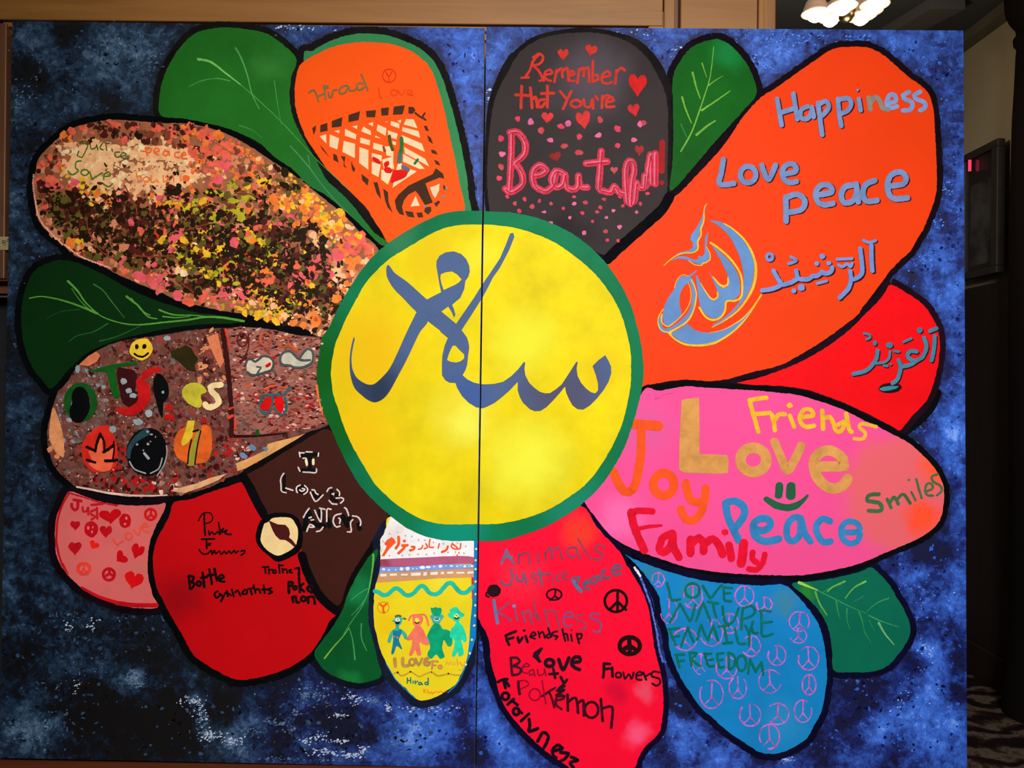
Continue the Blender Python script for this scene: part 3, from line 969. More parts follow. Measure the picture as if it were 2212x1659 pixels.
collage = petal('painted_petal', '168,790 198,765 226,749 271,734 316,729 361,722 415,713 470,709 536,707 576,710 609,716 642,724 700,736 695,800 700,880 712,915 659,936 614,964 573,988 533,1011 516,1024 490,1033 452,1053 397,1068 343,1073 289,1073 235,1068 198,1059 164,1051 140,1032 126,1019 112,995 103,963 102,936 106,908 113,881 119,863 126,845 144,827',
                paint((110, 66, 56), (400, 850), 0.25, 40, mottle=((60, 24, 20), .54, 30)), 14, 'brown collage petal with letters, a smiling face and round fruits')
pale_pink = petal('painted_petal', '150,1062 185,1073 212,1082 253,1090 293,1092 334,1091 358,1087 352,1108 341,1128 330,1153 323,1176 319,1209 320,1243 325,1267 331,1288 342,1311 307,1314 266,1309 226,1296 192,1280 169,1264 144,1239 129,1218 121,1195 119,1163 119,1135 125,1108 135,1086',
                  paint((200, 92, 88), (240, 1180), 0.08, 5, blobs=((200, 1165, 40, (212, 85, 92), .9), (310, 1230, 40, (190, 98, 90), .9))), 15, 'pale pink petal scattered with red hearts', oc=(16, 6, 14))
red_a = petal('painted_petal', '376,1085 412,1078 448,1065 463,1060 500,1048 518,1042 529,1047 542,1070 555,1092 568,1119 600,1140 650,1180 656,1215 674,1259 696,1293 727,1322 712,1342 702,1363 677,1403 647,1429 609,1449 571,1461 520,1469 494,1462 456,1442 418,1414 392,1368 365,1323 347,1287 337,1265 330,1216 334,1182 342,1159 354,1138 368,1108',
              paint((186, 10, 18), (540, 1300), 0.04, 4, blobs=((390, 1290, 90, (146, 10, 18), .95),)), 15, 'large plain red petal at the lower left with black handwriting')
brown = petal('painted_petal', '531,1027 565,1008 614,977 655,953 679,938 716,931 770,1010 836,1108 824,1130 809,1157 793,1187 763,1234 748,1266 738,1300 728,1309 714,1309 693,1286 675,1255 656,1217 648,1180 600,1140 566,1090 549,1058 539,1044',
              paint((66, 32, 26), (680, 1050), 0.06, 5), 14, 'dark brown petal with white lettering', oc=(14, 8, 8))
yellow = petal('painted_petal', '843,1116 834,1139 828,1156 822,1164 822,1211 822,1224 819,1239 813,1258 809,1273 808,1294 807,1332 810,1357 817,1386 824,1411 833,1430 843,1451 855,1467 875,1486 891,1502 910,1513 938,1507 967,1491 985,1477 995,1459 1005,1437 1012,1411 1017,1382 1023,1351 1027,1300 1031,1240 1032,1160 1000,1130 920,1110',
               paint((240, 214, 34), (930, 1300), 0.06, 7, blobs=((830, 1360, 40, (236, 196, 20), .9), (960, 1260, 40, (246, 224, 60), .9))), 17, 'yellow and white striped petal with four painted figures', oc=(20, 26, 44))
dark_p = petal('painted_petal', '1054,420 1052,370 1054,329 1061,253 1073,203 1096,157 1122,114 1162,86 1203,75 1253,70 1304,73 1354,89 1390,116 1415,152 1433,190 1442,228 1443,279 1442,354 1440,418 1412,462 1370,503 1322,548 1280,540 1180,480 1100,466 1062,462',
               paint((68, 59, 59), (1250, 350), 0.10, 5, blobs=((1280, 170, 130, (92, 82, 88), .97), (1230, 500, 90, (56, 48, 48), .9), (1090, 350, 60, (66, 60, 54), .9))), 8, 'charcoal petal with red and pink lettering and hearts',  # the pale upper blob paints the glossy glow into the charcoal
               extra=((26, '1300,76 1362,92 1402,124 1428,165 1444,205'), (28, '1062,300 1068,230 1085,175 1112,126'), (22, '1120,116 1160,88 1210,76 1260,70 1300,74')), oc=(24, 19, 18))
orange_b = petal('painted_petal', '1642,212 1680,187 1725,155 1767,126 1799,106 1835,101 1870,102 1899,113 1928,135 1960,164 1992,187 2009,209 2017,245 2021,306 2024,370 2022,418 2012,451 1996,492 1984,511 1965,544 1944,563 1922,586 1905,609 1884,638 1861,667 1853,680 1828,700 1797,723 1766,744 1724,769 1682,790 1633,802 1603,810 1576,818 1538,823 1498,821 1465,821 1400,831 1360,836 1340,700 1306,568 1345,528 1395,482 1420,458 1439,440 1473,412 1505,378 1560,318 1604,254',
                 paint((255, 72, 24), (1700, 450), 0.03, 4), 13, 'very large orange petal with blue lettering at the upper right', oc=(16, 6, 14))
red_b = petal('painted_petal', '1925,615 1962,635 1996,660 2015,688 2024,706 2030,739 2028,776 2022,808 2012,843 1999,868 1973,896 1955,917 1943,930 1920,917 1874,894 1830,873 1788,857 1746,843 1700,835 1628,831 1592,827 1628,819 1677,803 1725,784 1769,760 1804,737 1844,704 1871,676 1897,651 1913,630',
              paint((248, 14, 28), (1900, 800), 0.05, 12), 13, 'red wedge petal with teal lettering at the right edge', oc=(24, 8, 20))
pink = petal('painted_petal', '1388,846 1424,844 1479,835 1522,837 1587,841 1652,845 1687,849 1717,852 1752,861 1817,883 1860,905 1897,922 1936,942 1969,961 2001,991 2023,1017 2036,1044 2040,1070 2037,1098 2030,1124 2012,1145 1984,1163 1959,1175 1910,1195 1872,1212 1822,1227 1760,1239 1720,1243 1652,1242 1587,1239 1522,1232 1479,1224 1435,1210 1392,1195 1348,1176 1316,1154 1290,1122 1262,1083 1260,1040 1340,960',
             paint((252, 84, 150), (1600, 1050), 0.03, 4, blobs=((1960, 1070, 165, (232, 98, 106), .35), (2020, 1010, 56, (255, 88, 52), .8), (1995, 1120, 66, (255, 80, 48), .8), (1400, 930, 90, (240, 96, 160), .9), (1340, 1120, 70, (255, 110, 175), .8))), 12,
             'long bright pink petal with words in many colours')
red_c = petal('painted_petal', '1036,1150 1100,1150 1200,1120 1256,1093 1290,1139 1322,1174 1342,1197 1350,1214 1370,1246 1390,1283 1402,1319 1408,1359 1414,1399 1426,1448 1431,1478 1433,1528 1429,1564 1424,1582 1410,1598 1394,1613 1378,1639 1366,1662 1300,1672 1240,1664 1226,1655 1205,1641 1179,1623 1155,1601 1126,1572 1100,1540 1080,1504 1070,1464 1060,1428 1058,1395 1052,1371 1038,1345 1020,1300 1020,1200',
              paint((250, 18, 52), (1250, 1400), 0.05, 10, blobs=((1380, 1590, 46, (250, 80, 120), .9), (1400, 1490, 34, (235, 70, 96), .9), (1120, 1250, 70, (252, 42, 66), .9), (1260, 1150, 60, (250, 60, 46), .9), (1330, 1500, 40, (214, 14, 50), .9))), 12,
              'long red petal at the bottom right of the seam with black handwriting', oc=(8, 6, 34))
blue_p = petal('painted_petal', '1351,1197 1370,1208 1435,1232 1500,1250 1555,1259 1600,1262 1645,1265 1686,1262 1706,1271 1736,1302 1763,1339 1775,1369 1782,1404 1787,1455 1782,1497 1775,1536 1757,1570 1742,1596 1709,1617 1677,1628 1644,1626 1625,1615 1595,1596 1563,1573 1542,1553 1514,1529 1498,1506 1476,1474 1461,1444 1447,1404 1443,1369 1429,1322 1423,1288 1404,1257 1380,1226',
               paint((24, 124, 186), (1600, 1450), 0.08, 6, blobs=((1700, 1300, 46, (60, 130, 165), .9), (1400, 1235, 46, (44, 128, 165), .9), (1490, 1270, 46, (44, 134, 170), .9), (1690, 1560, 80, (38, 134, 186), .9))), 14,
               'blue petal with green capital letters and pink peace signs', oc=(8, 6, 34))

# slivers where the outlines leave blue between them, and heavier joins
Art().strokes('P', 17, '1036,1345 1046,1372 1052,1400 1056,1440 1068,1480 1085,1520 1110,1560 1150,1603 1200,1644', rough=.1).lay('petal_outline', BLACK, 1, {'L': ROOT['L'], 'R': red_c['R']})
sl = Art()
sl.strokes('P', 4, '1373,1228 1384,1248 1395,1276 1403,1300', rough=.4, w1=4)
sl.strokes('P', 4, '1403,1296 1411,1330 1418,1362 1424,1400 1432,1430', rough=.5)
sl.lay('blue_sliver', paint((88, 112, 205), (1400, 1350), 0.5, 60), 3, {'R': red_c['R']})
Art().strokes('P', 5, '1371,1226 1378,1236 1383,1244', rough=.4).lay('white_fleck', paint((225, 225, 240), (1380, 1240), .2, 60), 4, {'R': red_c['R']})
Art().strokes('P', 22, '1446,425 1430,452 1396,484 1350,524 1312,560', rough=.08).lay('petal_outline', BLACK, 3, {'R': dark_p['R']})
Art().strokes('P', 12, '1945,932 1975,905 2000,880 2016,850', rough=.2).strokes('P', 20, '1950,935 1980,912 2010,880 2024,850').lay('petal_outline', BLACK, 1, {'R': red_b['R']})
Art().strokes('P', 30, '790,1215 815,1170 832,1130', rough=.08, w1=20).strokes('P', 22, '800,1290 803,1330 812,1380 826,1425 846,1462').lay('petal_outline', BLACK, 1, {'L': yellow['L']})

Art().strokes('P', 19, '526,1030 540,1054 555,1084 570,1112').strokes('P', 19, '652,1200 664,1236 680,1270 700,1298 728,1320').lay('petal_outline', BLACK, 3, {'L': brown['L']})

# ================================================================== FLOWER CENTRE
RINGO = '850,517 877,500 913,480 949,464 985,456 1018,455 1060,457 1110,460 1170,474 1240,507 1300,558 1340,613 1363,660 1375,700 1385,743 1390,788 1389,820 1383,857 1368,913 1348,968 1322,1015 1294,1054 1257,1089 1240,1102 1180,1137 1100,1165 1060,1169 1023,1168 970,1168 932,1162 900,1151 869,1134 846,1116 817,1091 785,1058 760,1021 736,974 712,920 696,888 687,852 684,816 687,780 694,733 711,706 729,668 749,632 778,587 807,552 824,537'
DISC = '1043,485 987,487 951,496 915,514 879,536 843,558 810,588 788,614 770,646 752,679 738,710 725,742 717,780 715,812 720,852 729,879 743,922 760,961 785,1005 809,1044 834,1070 860,1092 888,1110 907,1120 936,1129 970,1133 1032,1132 1080,1131 1140,1118 1190,1098 1240,1066 1270,1041 1294,1011 1316,976 1333,942 1347,906 1355,872 1362,834 1363,798 1362,758 1353,716 1342,680 1322,640 1290,597 1250,560 1200,525 1150,503 1100,490'
a = Art().fill(jit(cat(pts('P', RINGO), True, 6), 0.5))
ring = a.lay('painted_ring', paint((40, 132, 86), (1200, 520), 0.10, 6, blobs=((700, 800, 190, (22, 92, 30), .9), (720, 930, 110, (20, 98, 36), .8), (980, 1150, 120, (16, 146, 118), .9), (1240, 1090, 110, (34, 136, 104), .9), (860, 520, 60, (58, 132, 88), .9))), 5, ROOT, 'green ring round the yellow flower centre')
a = Art().fill(jit(cat(pts('P', DISC), True, 6), 0.5))
disc = a.lay('painted_disc', paint((250, 224, 22), (1150, 800), 0.10, 6, blobs=(
    (800, 760, 170, (245, 196, 14), .9), (780, 950, 130, (246, 198, 16), .9), (930, 560, 90, (246, 210, 30), .9), (1000, 900, 110, (250, 230, 60), .9),
    (1140, 1000, 130, (252, 246, 66), .9), (1130, 740, 110, (252, 244, 60), .9), (1300, 800, 80, (250, 212, 8), .9), (1040, 550, 60, (252, 240, 56), .9), (1010, 920, 60, (252, 246, 84), .9))), 6, ROOT, 'yellow disc with large navy calligraphy')
navy = paint((86, 106, 146), (930, 700), 0.06, 6, blobs=((820, 840, 120, (50, 62, 84), .95), (1000, 860, 90, (74, 100, 158), .9), (1220, 850, 150, (92, 90, 116), .9)))
def dict_(*a, **k):
    return a, k


NC = [0]
for cal_args in (
        dict_('C10', '470,260 445,330 420,480 418,650 440,780 480,880 560,960 640,1020 720,1045 800,1015 860,960 920,870 1000,720 1070,590 1130,470 1190,340 1260,200 1350,80 1340,-60 1220,-30 1195,10 1130,140 1060,290 980,470 900,630 820,730 720,820 650,835 580,810 510,760 470,700 445,620 440,500 460,370 478,290', step=3),
        dict_('C9', '880,510 920,560 960,610 1100,710 1220,815 1340,922 1440,990 1400,1150 1220,1070 1050,900 950,800 890,710 860,640 855,540', step=3),
        dict_('C9', '1200,1060 1340,922 1510,1065 1600,1140 1690,1215 1755,1290 1820,1380 1845,1480 1600,1470 1590,1380 1480,1280 1350,1180', smooth=False),
        dict_('C10', '1500,200 1690,110 1755,185 1800,250 1835,320 1845,400 1830,500 1820,600 1800,660 1765,720 1820,770 1900,810 1980,828 2010,829 2010,1112 1930,1105 1840,1050 1760,970 1700,870 1680,812 1610,810 1560,780 1520,720 1518,600 1525,480 1550,370 1590,275', smooth=False,
          holes=('1665,345 1720,410 1785,470 1785,520 1740,555 1690,570 1620,560 1580,540 1600,470 1630,400',)),
        dict_('C9', '1260,1020 1340,922 1420,880 1510,835 1490,740 1470,620 1452,520 1455,460 1490,400 1560,360 1660,347 1750,380 1810,440 1845,520 1852,590 1835,650 1800,700 1785,800 1740,900 1640,985 1660,1030 1680,1100 1665,1140 1640,1080 1595,1005 1510,1065 1400,1150', smooth=False,
          holes=('1505,620 1560,595 1640,585 1700,620 1755,680 1720,720 1680,745 1540,810 1515,740 1500,670',)),
        dict_('P', '980,702 985,700 1002,675 1024,643 1042,614 1060,588 1080,558 1092,530 1102,504 1109,503 1111,512 1100,540 1080,578 1065,599 1052,625 1042,643 1018,681 997,713', smooth=False),
        dict_('C11', '190,828 280,830 370,825 480,800 580,730 660,650 730,560 745,575 735,640 745,720 790,810 850,870 920,920 980,938 1040,935 1110,890 1180,830 1260,710 1330,600 1355,560 1372,565 1358,640 1370,730 1410,810 1470,880 1530,925 1580,938 1615,900 1615,820 1590,720 1550,610 1620,540 1700,482 1740,550 1770,620 1772,700 1740,800 1680,900 1600,1000 1520,1080 1440,1130 1370,1125 1310,1080 1270,1010 1235,930 1220,855 1160,930 1080,1020 1000,1100 930,1145 860,1150 800,1125 720,1050 680,980 655,900 655,800 560,900 470,980 380,1050 280,1100 235,1115 190,1110', smooth=False),
        ):
    Art().poly(*cal_args[0], **cal_args[1]).lay('calligraphy', navy, 8 + 0.25 * NC[0], disc, 'navy calligraphy stroke')
    NC[0] += 1

# ================================================================== LEAF VEINS
def veins(par, crop, at, items, col):
    for w, c, s in items:
        a = Art().strokes(crop, w, s, rough=.18, w1=w * .45)
        a.lay('leaf_vein', paint(c or col, at, .15, 20), 3, par)


veins(leaf_a, 'C1', (480, 150), [(22, None, '1690,505 1800,530 1920,620 2050,720'), (10, (64, 134, 56), '2050,720 2200,850 2420,1060 2700,1360 2980,1620'), (15, (74, 146, 76), '2010,410 2060,500 2110,640 2150,800 2212,930'), (11, (70, 140, 66), '1960,690 1850,670 1720,690 1610,740'), (10, (62, 132, 60), '2340,690 2370,900 2400,1060'), (8, (60, 130, 60), '2040,1070 2150,1110 2240,1180')], (108, 170, 84))
veins(leaf_a, 'C6', (680, 400), [(14, (74, 140, 76), '700,60 850,230 960,380 1060,500 1200,640'), (8, (84, 150, 88), '850,140 870,240')], None)
veins(leaf_b, 'C3', (1520, 200), [(15, None, '1860,1290 1950,1130 2020,940 2060,820 2110,650 2140,400'), (20, None, '1960,620 1990,740 2025,840'), (18, None, '1870,830 1900,930 1950,1050'), (12, None, '2040,540 2060,600 2080,660'), (10, (60, 150, 70), '1860,1060 1910,1170')], (122, 178, 66))
veins(leaf_b, 'C4', (1540, 200), [(14, None, '50,740 140,680 240,610'), (9, None, '95,575 140,540 190,510'), (18, None, '15,905 80,850 140,810')], (122, 178, 66))
veins(leaf_d, 'C5', (250, 680), [(20, None, '2080,1160 1900,1130 1750,1125 1600,1150 1400,1170 1200,1190 1050,1180 900,1135 830,1095'), (20, None, '830,1095 750,1060 620,1010 480,970 350,950 250,965'), (20, None, '580,820 660,900 730,1000 830,1095'), (10, None, '770,1070 680,980 610,880'), (13, (50, 100, 45), '800,845 880,900 950,990 1060,1130'),
                              (20, None, '1080,950 1180,1030 1260,1120 1340,1140'), (10, None, '1280,1110 1200,1060 1120,960'), (16, None, '1360,1065 1480,1105 1650,1110 1750,1120'), (13, None, '1390,1120 1500,1130 1620,1120'), (10, (24, 72, 30), '680,1060 520,1080 400,1135'), (12, (34, 88, 40), '920,1180 800,1250 660,1285 590,1335'), (12, (36, 92, 34), '850,1330 1000,1290 1200,1200')], (78, 136, 48))
veins(leaf_e, 'C33', (770, 1300), [(18, (96, 172, 70), '1130,190 1130,260 1110,400 1085,520'), (10, None, '1085,520 1030,640 960,740 900,830 870,890'), (10, None, '1080,480 1000,530 940,580'), (10, None, '1070,560 1010,640 945,710'), (15, (112, 168, 60), '715,1075 790,980 870,890 925,815'), (13, None, '975,1085 955,920 925,815'), (12, None, '1030,780 1030,900 1075,1010')], (70, 148, 84))
veins(leaf_c, 'C22', (1840, 1330), [(26, (150, 200, 76), '265,395 400,450 430,465'), (12, None, '430,465 560,530 680,590 780,635 850,660'), (20, (96, 168, 66), '405,475 440,570 505,675'), (17, (110, 176, 70), '660,385 560,430 510,475'), (10, None, '630,410 540,440 460,485'), (17, (110, 176, 76), '840,385 740,440 665,530'), (13, (60, 140, 86), '1040,530 940,570 855,640'), (13, None, '585,550 600,640 620,710'), (11, None, '680,620 680,720 705,800'), (13, None, '780,640 810,720 830,815'),
                               (13, (56, 140, 90), '870,680 980,730 1130,780'), (20, (110, 170, 110), '955,745 1010,840 1085,930'), (7, None, '870,720 915,805'), (7, None, '820,515 740,560'), (7, None, '830,820 890,920')], (52, 138, 80))
# ================================================================== SPONGE DABS ON THE BLUE GROUND
random.seed(77)
LD = [(168, 178, 196), (84, 104, 128), (46, 66, 90), (12, 20, 30), (2, 4, 8)]
RDC = [(160, 184, 238), (86, 132, 226), (52, 92, 190), (20, 34, 96), (8, 12, 48)]
gd = Art()
OP = np.array(OUTL)


def gdab(x, y, r, m, el=(.35, .9), ang=None):
    gd.m = m + (5 if x > 1000 or (x > 820 and random.random() < (x - 820) / 180.0) else 0)
    n = random.choice((6, 7, 8, 9))
    a0, e = random.uniform(0, 6.28), random.uniform(*el)
    ag = random.uniform(0, 3.14) if ang is None else ang + random.uniform(-.4, .4)
    p = []
    for k in range(n):
        a = a0 + 6.283 * k / n
        rr = r * random.uniform(.55, 1.35)
        u, v = rr * math.cos(a), rr * math.sin(a) * e
        p.append((x + u * math.cos(ag) - v * math.sin(ag), y + u * math.sin(ag) + v * math.cos(ag)))
    gd.up()
    gd.add(p)


for (x, y, r, a) in CLOUDS:
    n = int(min(40, r * r * 0.010 * (0.5 + abs(a)) + 2))
    for k in range(n):
        dx, dy = random.gauss(0, r * .55), random.gauss(0, r * .55)
        if a > 0.3:
            m = random.choice((0, 1, 1, 1, 2))
        elif a > 0:
            m = random.choice((1, 1, 2, 2, 3))
        elif a > -.3:
            m = random.choice((2, 3, 3, 3))
        else:
            m = random.choice((3, 3, 4, 2))
        px_, py_ = x + dx, y + dy
        if not (8 < px_ < 2076 and 62 < py_ < 1630):
            continue
        gdab(px_, py_, random.uniform(.8, 2.6) if m in (0, 1) else random.uniform(1.5, 5.5), m)
# loose flecks everywhere
for k in range(1300):
    x, y = random.uniform(12, 2072), random.uniform(70, 1625)
    gdab(x, y, random.uniform(.7, 2.2), random.choice((1, 1, 2, 2, 2, 3)))
# the whitish sponge prints at the foot of the left panel and near the top
for (cx, cy, rx, ry, n, m) in ((415, 1515, 22, 14, 40, 0), (432, 1535, 14, 20, 30, 0), (437, 1560, 12, 20, 30, 1), (450, 1590, 26, 12, 60, 0), (500, 1600, 30, 8, 40, 0), (540, 1585, 26, 10, 30, 1), (284, 1468, 20, 16, 60, 1), (300, 1480, 12, 8, 20, 1), (590, 1560, 30, 8, 40, 1), (625, 1575, 16, 14, 30, 1),
                               (690, 1595, 22, 12, 34, 0), (660, 1600, 10, 8, 16, 0), (700, 1625, 30, 8, 40, 0), (740, 1600, 24, 6, 24, 0), (760, 1632, 26, 6, 34, 0), (785, 1620, 12, 12, 26, 0), (720, 1640, 60, 6, 30, 1), (600, 1640, 60, 6, 30, 1), (770, 1510, 24, 10, 36, 0), (805, 1512, 20, 10, 24, 1), (736, 1545, 20, 5, 18, 0), (838, 1526, 5, 12, 20, 0),
                               (930, 1532, 60, 7, 50, 0), (860, 1600, 30, 16, 30, 1), (690, 1500, 24, 14, 24, 1), (655, 1500, 10, 22, 26, 1), (640, 1540, 12, 12, 16, 1), (680, 1500, 60, 40, 50, 1), (140, 1328, 40, 6, 20, 1), (150, 1350, 10, 14, 18, 0), (200, 1350, 14, 12, 18, 0), (100, 1480, 70, 10, 20, 1),
                               (165, 1480, 8, 22, 16, 0), (60, 1575, 40, 30, 50, 1), (240, 95, 70, 30, 36, 1), (330, 130, 30, 22, 34, 1), (60, 190, 30, 30, 20, 1), (40, 215, 8, 20, 20, 1), (640, 60, 60, 6, 30, 0), (1650, 130, 30, 26, 60, 1), (1720, 85, 80, 14, 60, 1), (1360, 72, 60, 5, 16, 0), (1470, 110, 20, 16, 16, 0), (1850, 85, 40, 12, 30, 1),
                               (2040, 405, 22, 22, 30, 1), (1990, 560, 30, 16, 20, 1), (2020, 480, 22, 10, 16, 1), (1700, 1640, 14, 8, 24, 0), (2000, 1400, 16, 16, 20, 0), (1950, 1520, 20, 30, 16, 0), (2000, 1300, 30, 40, 30, 1), (1060, 195, 8, 10, 10, 0), (1056, 215, 4, 5, 8, 0)):
    for k in range(n):
        gdab(random.gauss(cx, rx * .55), random.gauss(cy, ry * .55), random.uniform(.9, 3.2), m, (.3, .8), -.4)
gd.lay('sponge_dabs', [paint(c, (250, 1000), .2, 60, rough=.6) for c in LD] + [paint(c, (1700, 1300), .2, 60, rough=.6) for c in RDC], 0.35, ROOT, kind='stuff')
# ================================================================== WORDS, HEARTS AND SIGNS
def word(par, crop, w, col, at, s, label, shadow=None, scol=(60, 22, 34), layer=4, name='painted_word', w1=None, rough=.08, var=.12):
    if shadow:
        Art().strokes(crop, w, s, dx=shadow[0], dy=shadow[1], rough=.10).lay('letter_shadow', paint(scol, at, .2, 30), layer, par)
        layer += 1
    return Art().strokes(crop, w, s, rough=rough, w1=w1).lay(name, paint(col, at, var, 25), layer, par, label)


def patch(par, crop, col, at, polys, label=None, name='painted_patch', layer=4, smooth=False, var=.08, rough=0.3, blobs=()):
    a = Art()
    for q in polys:
        a.poly(crop, q, smooth=smooth, rough=rough)
    return a.lay(name, paint(col, at, var, 20, blobs=blobs), layer, par, label)


# ---- orange petal with the net
P_ = orange_a
word(P_, 'C2', 16, (122, 104, 62), (720, 195), '465,790 500,768 525,800 545,865 / 535,825 600,795 / 590,730 600,790 605,845 / 630,790 640,830 660,820 668,775 700,765 / 790,728 745,740 722,775 738,800 775,785 800,740 812,770 850,770 875,745 / 925,712 885,712 870,748 895,768 935,745 / 910,635 930,680 950,730 965,772 / * 608,742 26,18', 'small brown signature word')
word(P_, 'C2', 8, (226, 52, 18), (840, 165), 'o 1148,645 56,56 / 1122,618 1145,650 1172,612 / 1145,650 1145,695', 'small red peace sign', name='peace_sign')
word(P_, 'C2', 11, (238, 74, 24), (850, 200), '1058,750 1070,835 1085,830 / o 1190,790 28,24 / 1225,770 1255,810 1285,765 / 1300,798 1345,788 1330,764 1305,776 1308,805 1352,810', 'faint red word Love')
DKB = (76, 50, 34)
for q in ('80,315 125,280 120,340 100,395', '178,275 262,250 262,345 175,358', '312,230 440,185 430,290 310,305', '512,160 655,110 635,215 510,240', '725,110 840,95 830,180 727,180', '903,80 1000,65 990,160 905,165', '1052,55 1185,42 1160,150 1042,155', '1230,55 1290,60 1310,100 1280,140 1228,135',
          '1410,280 1450,290 1475,350 1435,345', '1450,400 1500,430 1525,500 1470,470', '1500,565 1555,580 1575,630 1510,610', '1538,690 1590,710 1610,760 1555,740', '172,515 215,560 285,660 250,625 205,575', '330,620 375,640 395,725 335,690', '425,650 475,655 465,740 490,795 455,770 455,710',
          '540,700 570,760 595,800 575,845 550,800', '665,860 755,930 740,1000 675,935', '810,960 860,960 890,1080 905,1160 850,1090', '925,1030 985,1080 995,1200 1040,1320 980,1260 950,1180', '1190,1300 1280,1310 1300,1385 1220,1370', '1320,1325 1390,1315 1405,1375 1345,1385', '1425,1260 1500,1250 1505,1300 1465,1350 1420,1310',
          '1535,1210 1590,1175 1605,1200 1560,1255', '1645,990 1690,1020 1685,1055 1645,1040'):
    patch(P_, 'C8', DKB, (800, 300), [q], name='brown_dash', rough=.6)
word(P_, 'C8', 22, DKB, (800, 300), '1310,130 1345,160 1400,195 / 1425,135 1400,180 1435,215', 'brown crossed marks on the net head', name='brown_mark')
word(P_, 'C8', 30, (150, 140, 136), (950, 430), '* 1650,1138 22,18 / * 1430,1248 16,20 / * 1680,1030 14,22', None, name='grey_dab')
patch(P_, 'C8', DKB, (880, 420), ['1555,790 1640,860 1655,915 1600,905 1430,970 1470,1080 1520,1200 1430,1235 1350,1100 1310,1060 1230,1110 1180,1170 1155,1250 1180,1355 1120,1340 1085,1280 1065,1180 1110,1110 1230,1000 1380,930 1520,860'], 'brown rim of the net head', name='net_rim', rough=.6)
NET = ['165,410 245,385 250,500', '290,390 400,435 380,570 285,535', '345,350 405,338 405,380', '470,320 605,390 600,450 468,405', '455,465 590,500 590,670 440,600', '555,290 620,280 615,325', '690,295 780,350 785,400 665,355', '745,260 805,245 805,295', '860,270 965,315 955,405 850,345',
       '655,425 770,460 765,520 650,490', '645,540 750,580 750,810 640,730', '810,490 920,520 925,600 805,560', '793,612 910,642 905,715 793,668', '790,715 900,750 870,900 790,855', '985,340 1100,380 1085,450 985,415', '945,240 980,235 975,245', '1025,230 1120,260 1120,320 1015,280', '1095,225 1145,215 1135,255',
       '1200,205 1290,210 1335,315 1170,270', '1160,300 1350,350 1370,430 1150,350', '1150,395 1390,500 1425,600 1170,480', '1175,540 1430,680 1475,770 1190,615', '1165,620 1350,720 1425,800 1360,800 1165,715', '835,402 905,440 832,425', '945,530 1050,530 1050,600 1050,660 970,640', '915,690 1050,650 1045,720 1060,800 935,800',
       '905,810 1040,840 985,990 905,930', '1040,1025 1060,930 1230,850 1240,800 1330,830 1180,930', '1035,470 1085,480 1080,520 1040,510', '1075,830 1110,720 1150,740 1150,800']
for q in NET:
    patch(P_, 'C8', (255, 218, 168), (850, 330), [q], name='net_opening', rough=.4)
for q in ('1315,1120 1365,1240 1255,1250', '1485,1020 1530,1010 1600,980 1595,1060 1550,1150 1520,1110'):
    patch(P_, 'C8', (255, 218, 178), (920, 420), [q], name='cream_triangle', layer=5)
word(P_, 'C8', 38, (86, 84, 34), (850, 310), '1003,410 1010,480 1040,570', 'dark green brush dab', layer=6, name='paint_dab')
word(P_, 'C8', 44, (44, 124, 62), (870, 310), '1145,435 1150,500 1140,600', 'green brush dab', layer=6, name='paint_dab')
word(P_, 'C8', 56, (84, 118, 110), (870, 340), '1135,600 1125,650 1120,710', None, layer=6, name='paint_dab')
word(P_, 'C8', 46, (92, 116, 140), (880, 365), '1165,775 1200,795 1225,810', None, layer=6, name='paint_dab')
word(P_, 'C8', 30, (30, 120, 60), (895, 345), '1305,735 1340,690', None, layer=6, name='paint_dab')
word(P_, 'C8', 24, (120, 84, 30), (835, 320), '930,540 952,585', None, layer=6, name='paint_dab')
for q in ('1050,820 1140,815 1215,830 1200,890 1100,940 1020,960 1030,890', '935,730 990,705 1000,750 950,790 935,760', '940,790 1000,780 1035,820 1020,850 950,840', '800,655 880,690 895,735 830,710'):
    patch(P_, 'C8', (232, 34, 30), (850, 370), [q], name='red_dab', layer=7, smooth=True)

# ---- charcoal petal
P_ = dark_p
RD = (214, 62, 50)
for w, s, l in ((22, '645,470 600,520 570,600 530,660 / 600,490 650,460 685,490 660,540 600,560 / 600,560 650,610 690,690 / 500,665 560,660 / 655,690 710,670 / 700,640 760,625 740,595 700,620 700,670 750,690 / 780,700 800,600 / 800,620 840,585 850,660 / 850,610 890,580 900,690 / 905,650 950,630 930,605 905,640 910,690 950,690 / 975,710 990,590 / 990,610 1030,580 1030,650 / 1030,600 1070,580 1075,700 / 1110,520 1105,700 / 1110,695 1150,680 1145,640 1110,650 / 1190,660 1255,645 1235,610 1190,640 1190,700 1240,715 1270,700 / 1300,715 1310,600 / 1310,620 1350,580 1380,600', 'red word Remember'),
                (26, '500,735 495,920 / 450,810 560,815 / 575,750 590,920 / 590,850 620,830 635,915 / 695,850 650,860 645,900 670,915 700,880 / 720,735 720,915 / 670,800 775,795', 'red word that'),
                (24, '830,780 880,840 / 925,780 890,850 855,930 / o 965,885 44,30 / 1030,850 1040,905 1085,910 1105,850 1110,925 / 1130,820 1150,850 / 1190,820 1185,920 / 1190,850 1220,815 1250,820 / 1230,870 1285,860 1265,830 1230,850 1225,910 1290,910', "red word You're")):
    word(P_, 'C3', w, RD, (1230, 200), s, l, rough=.15)
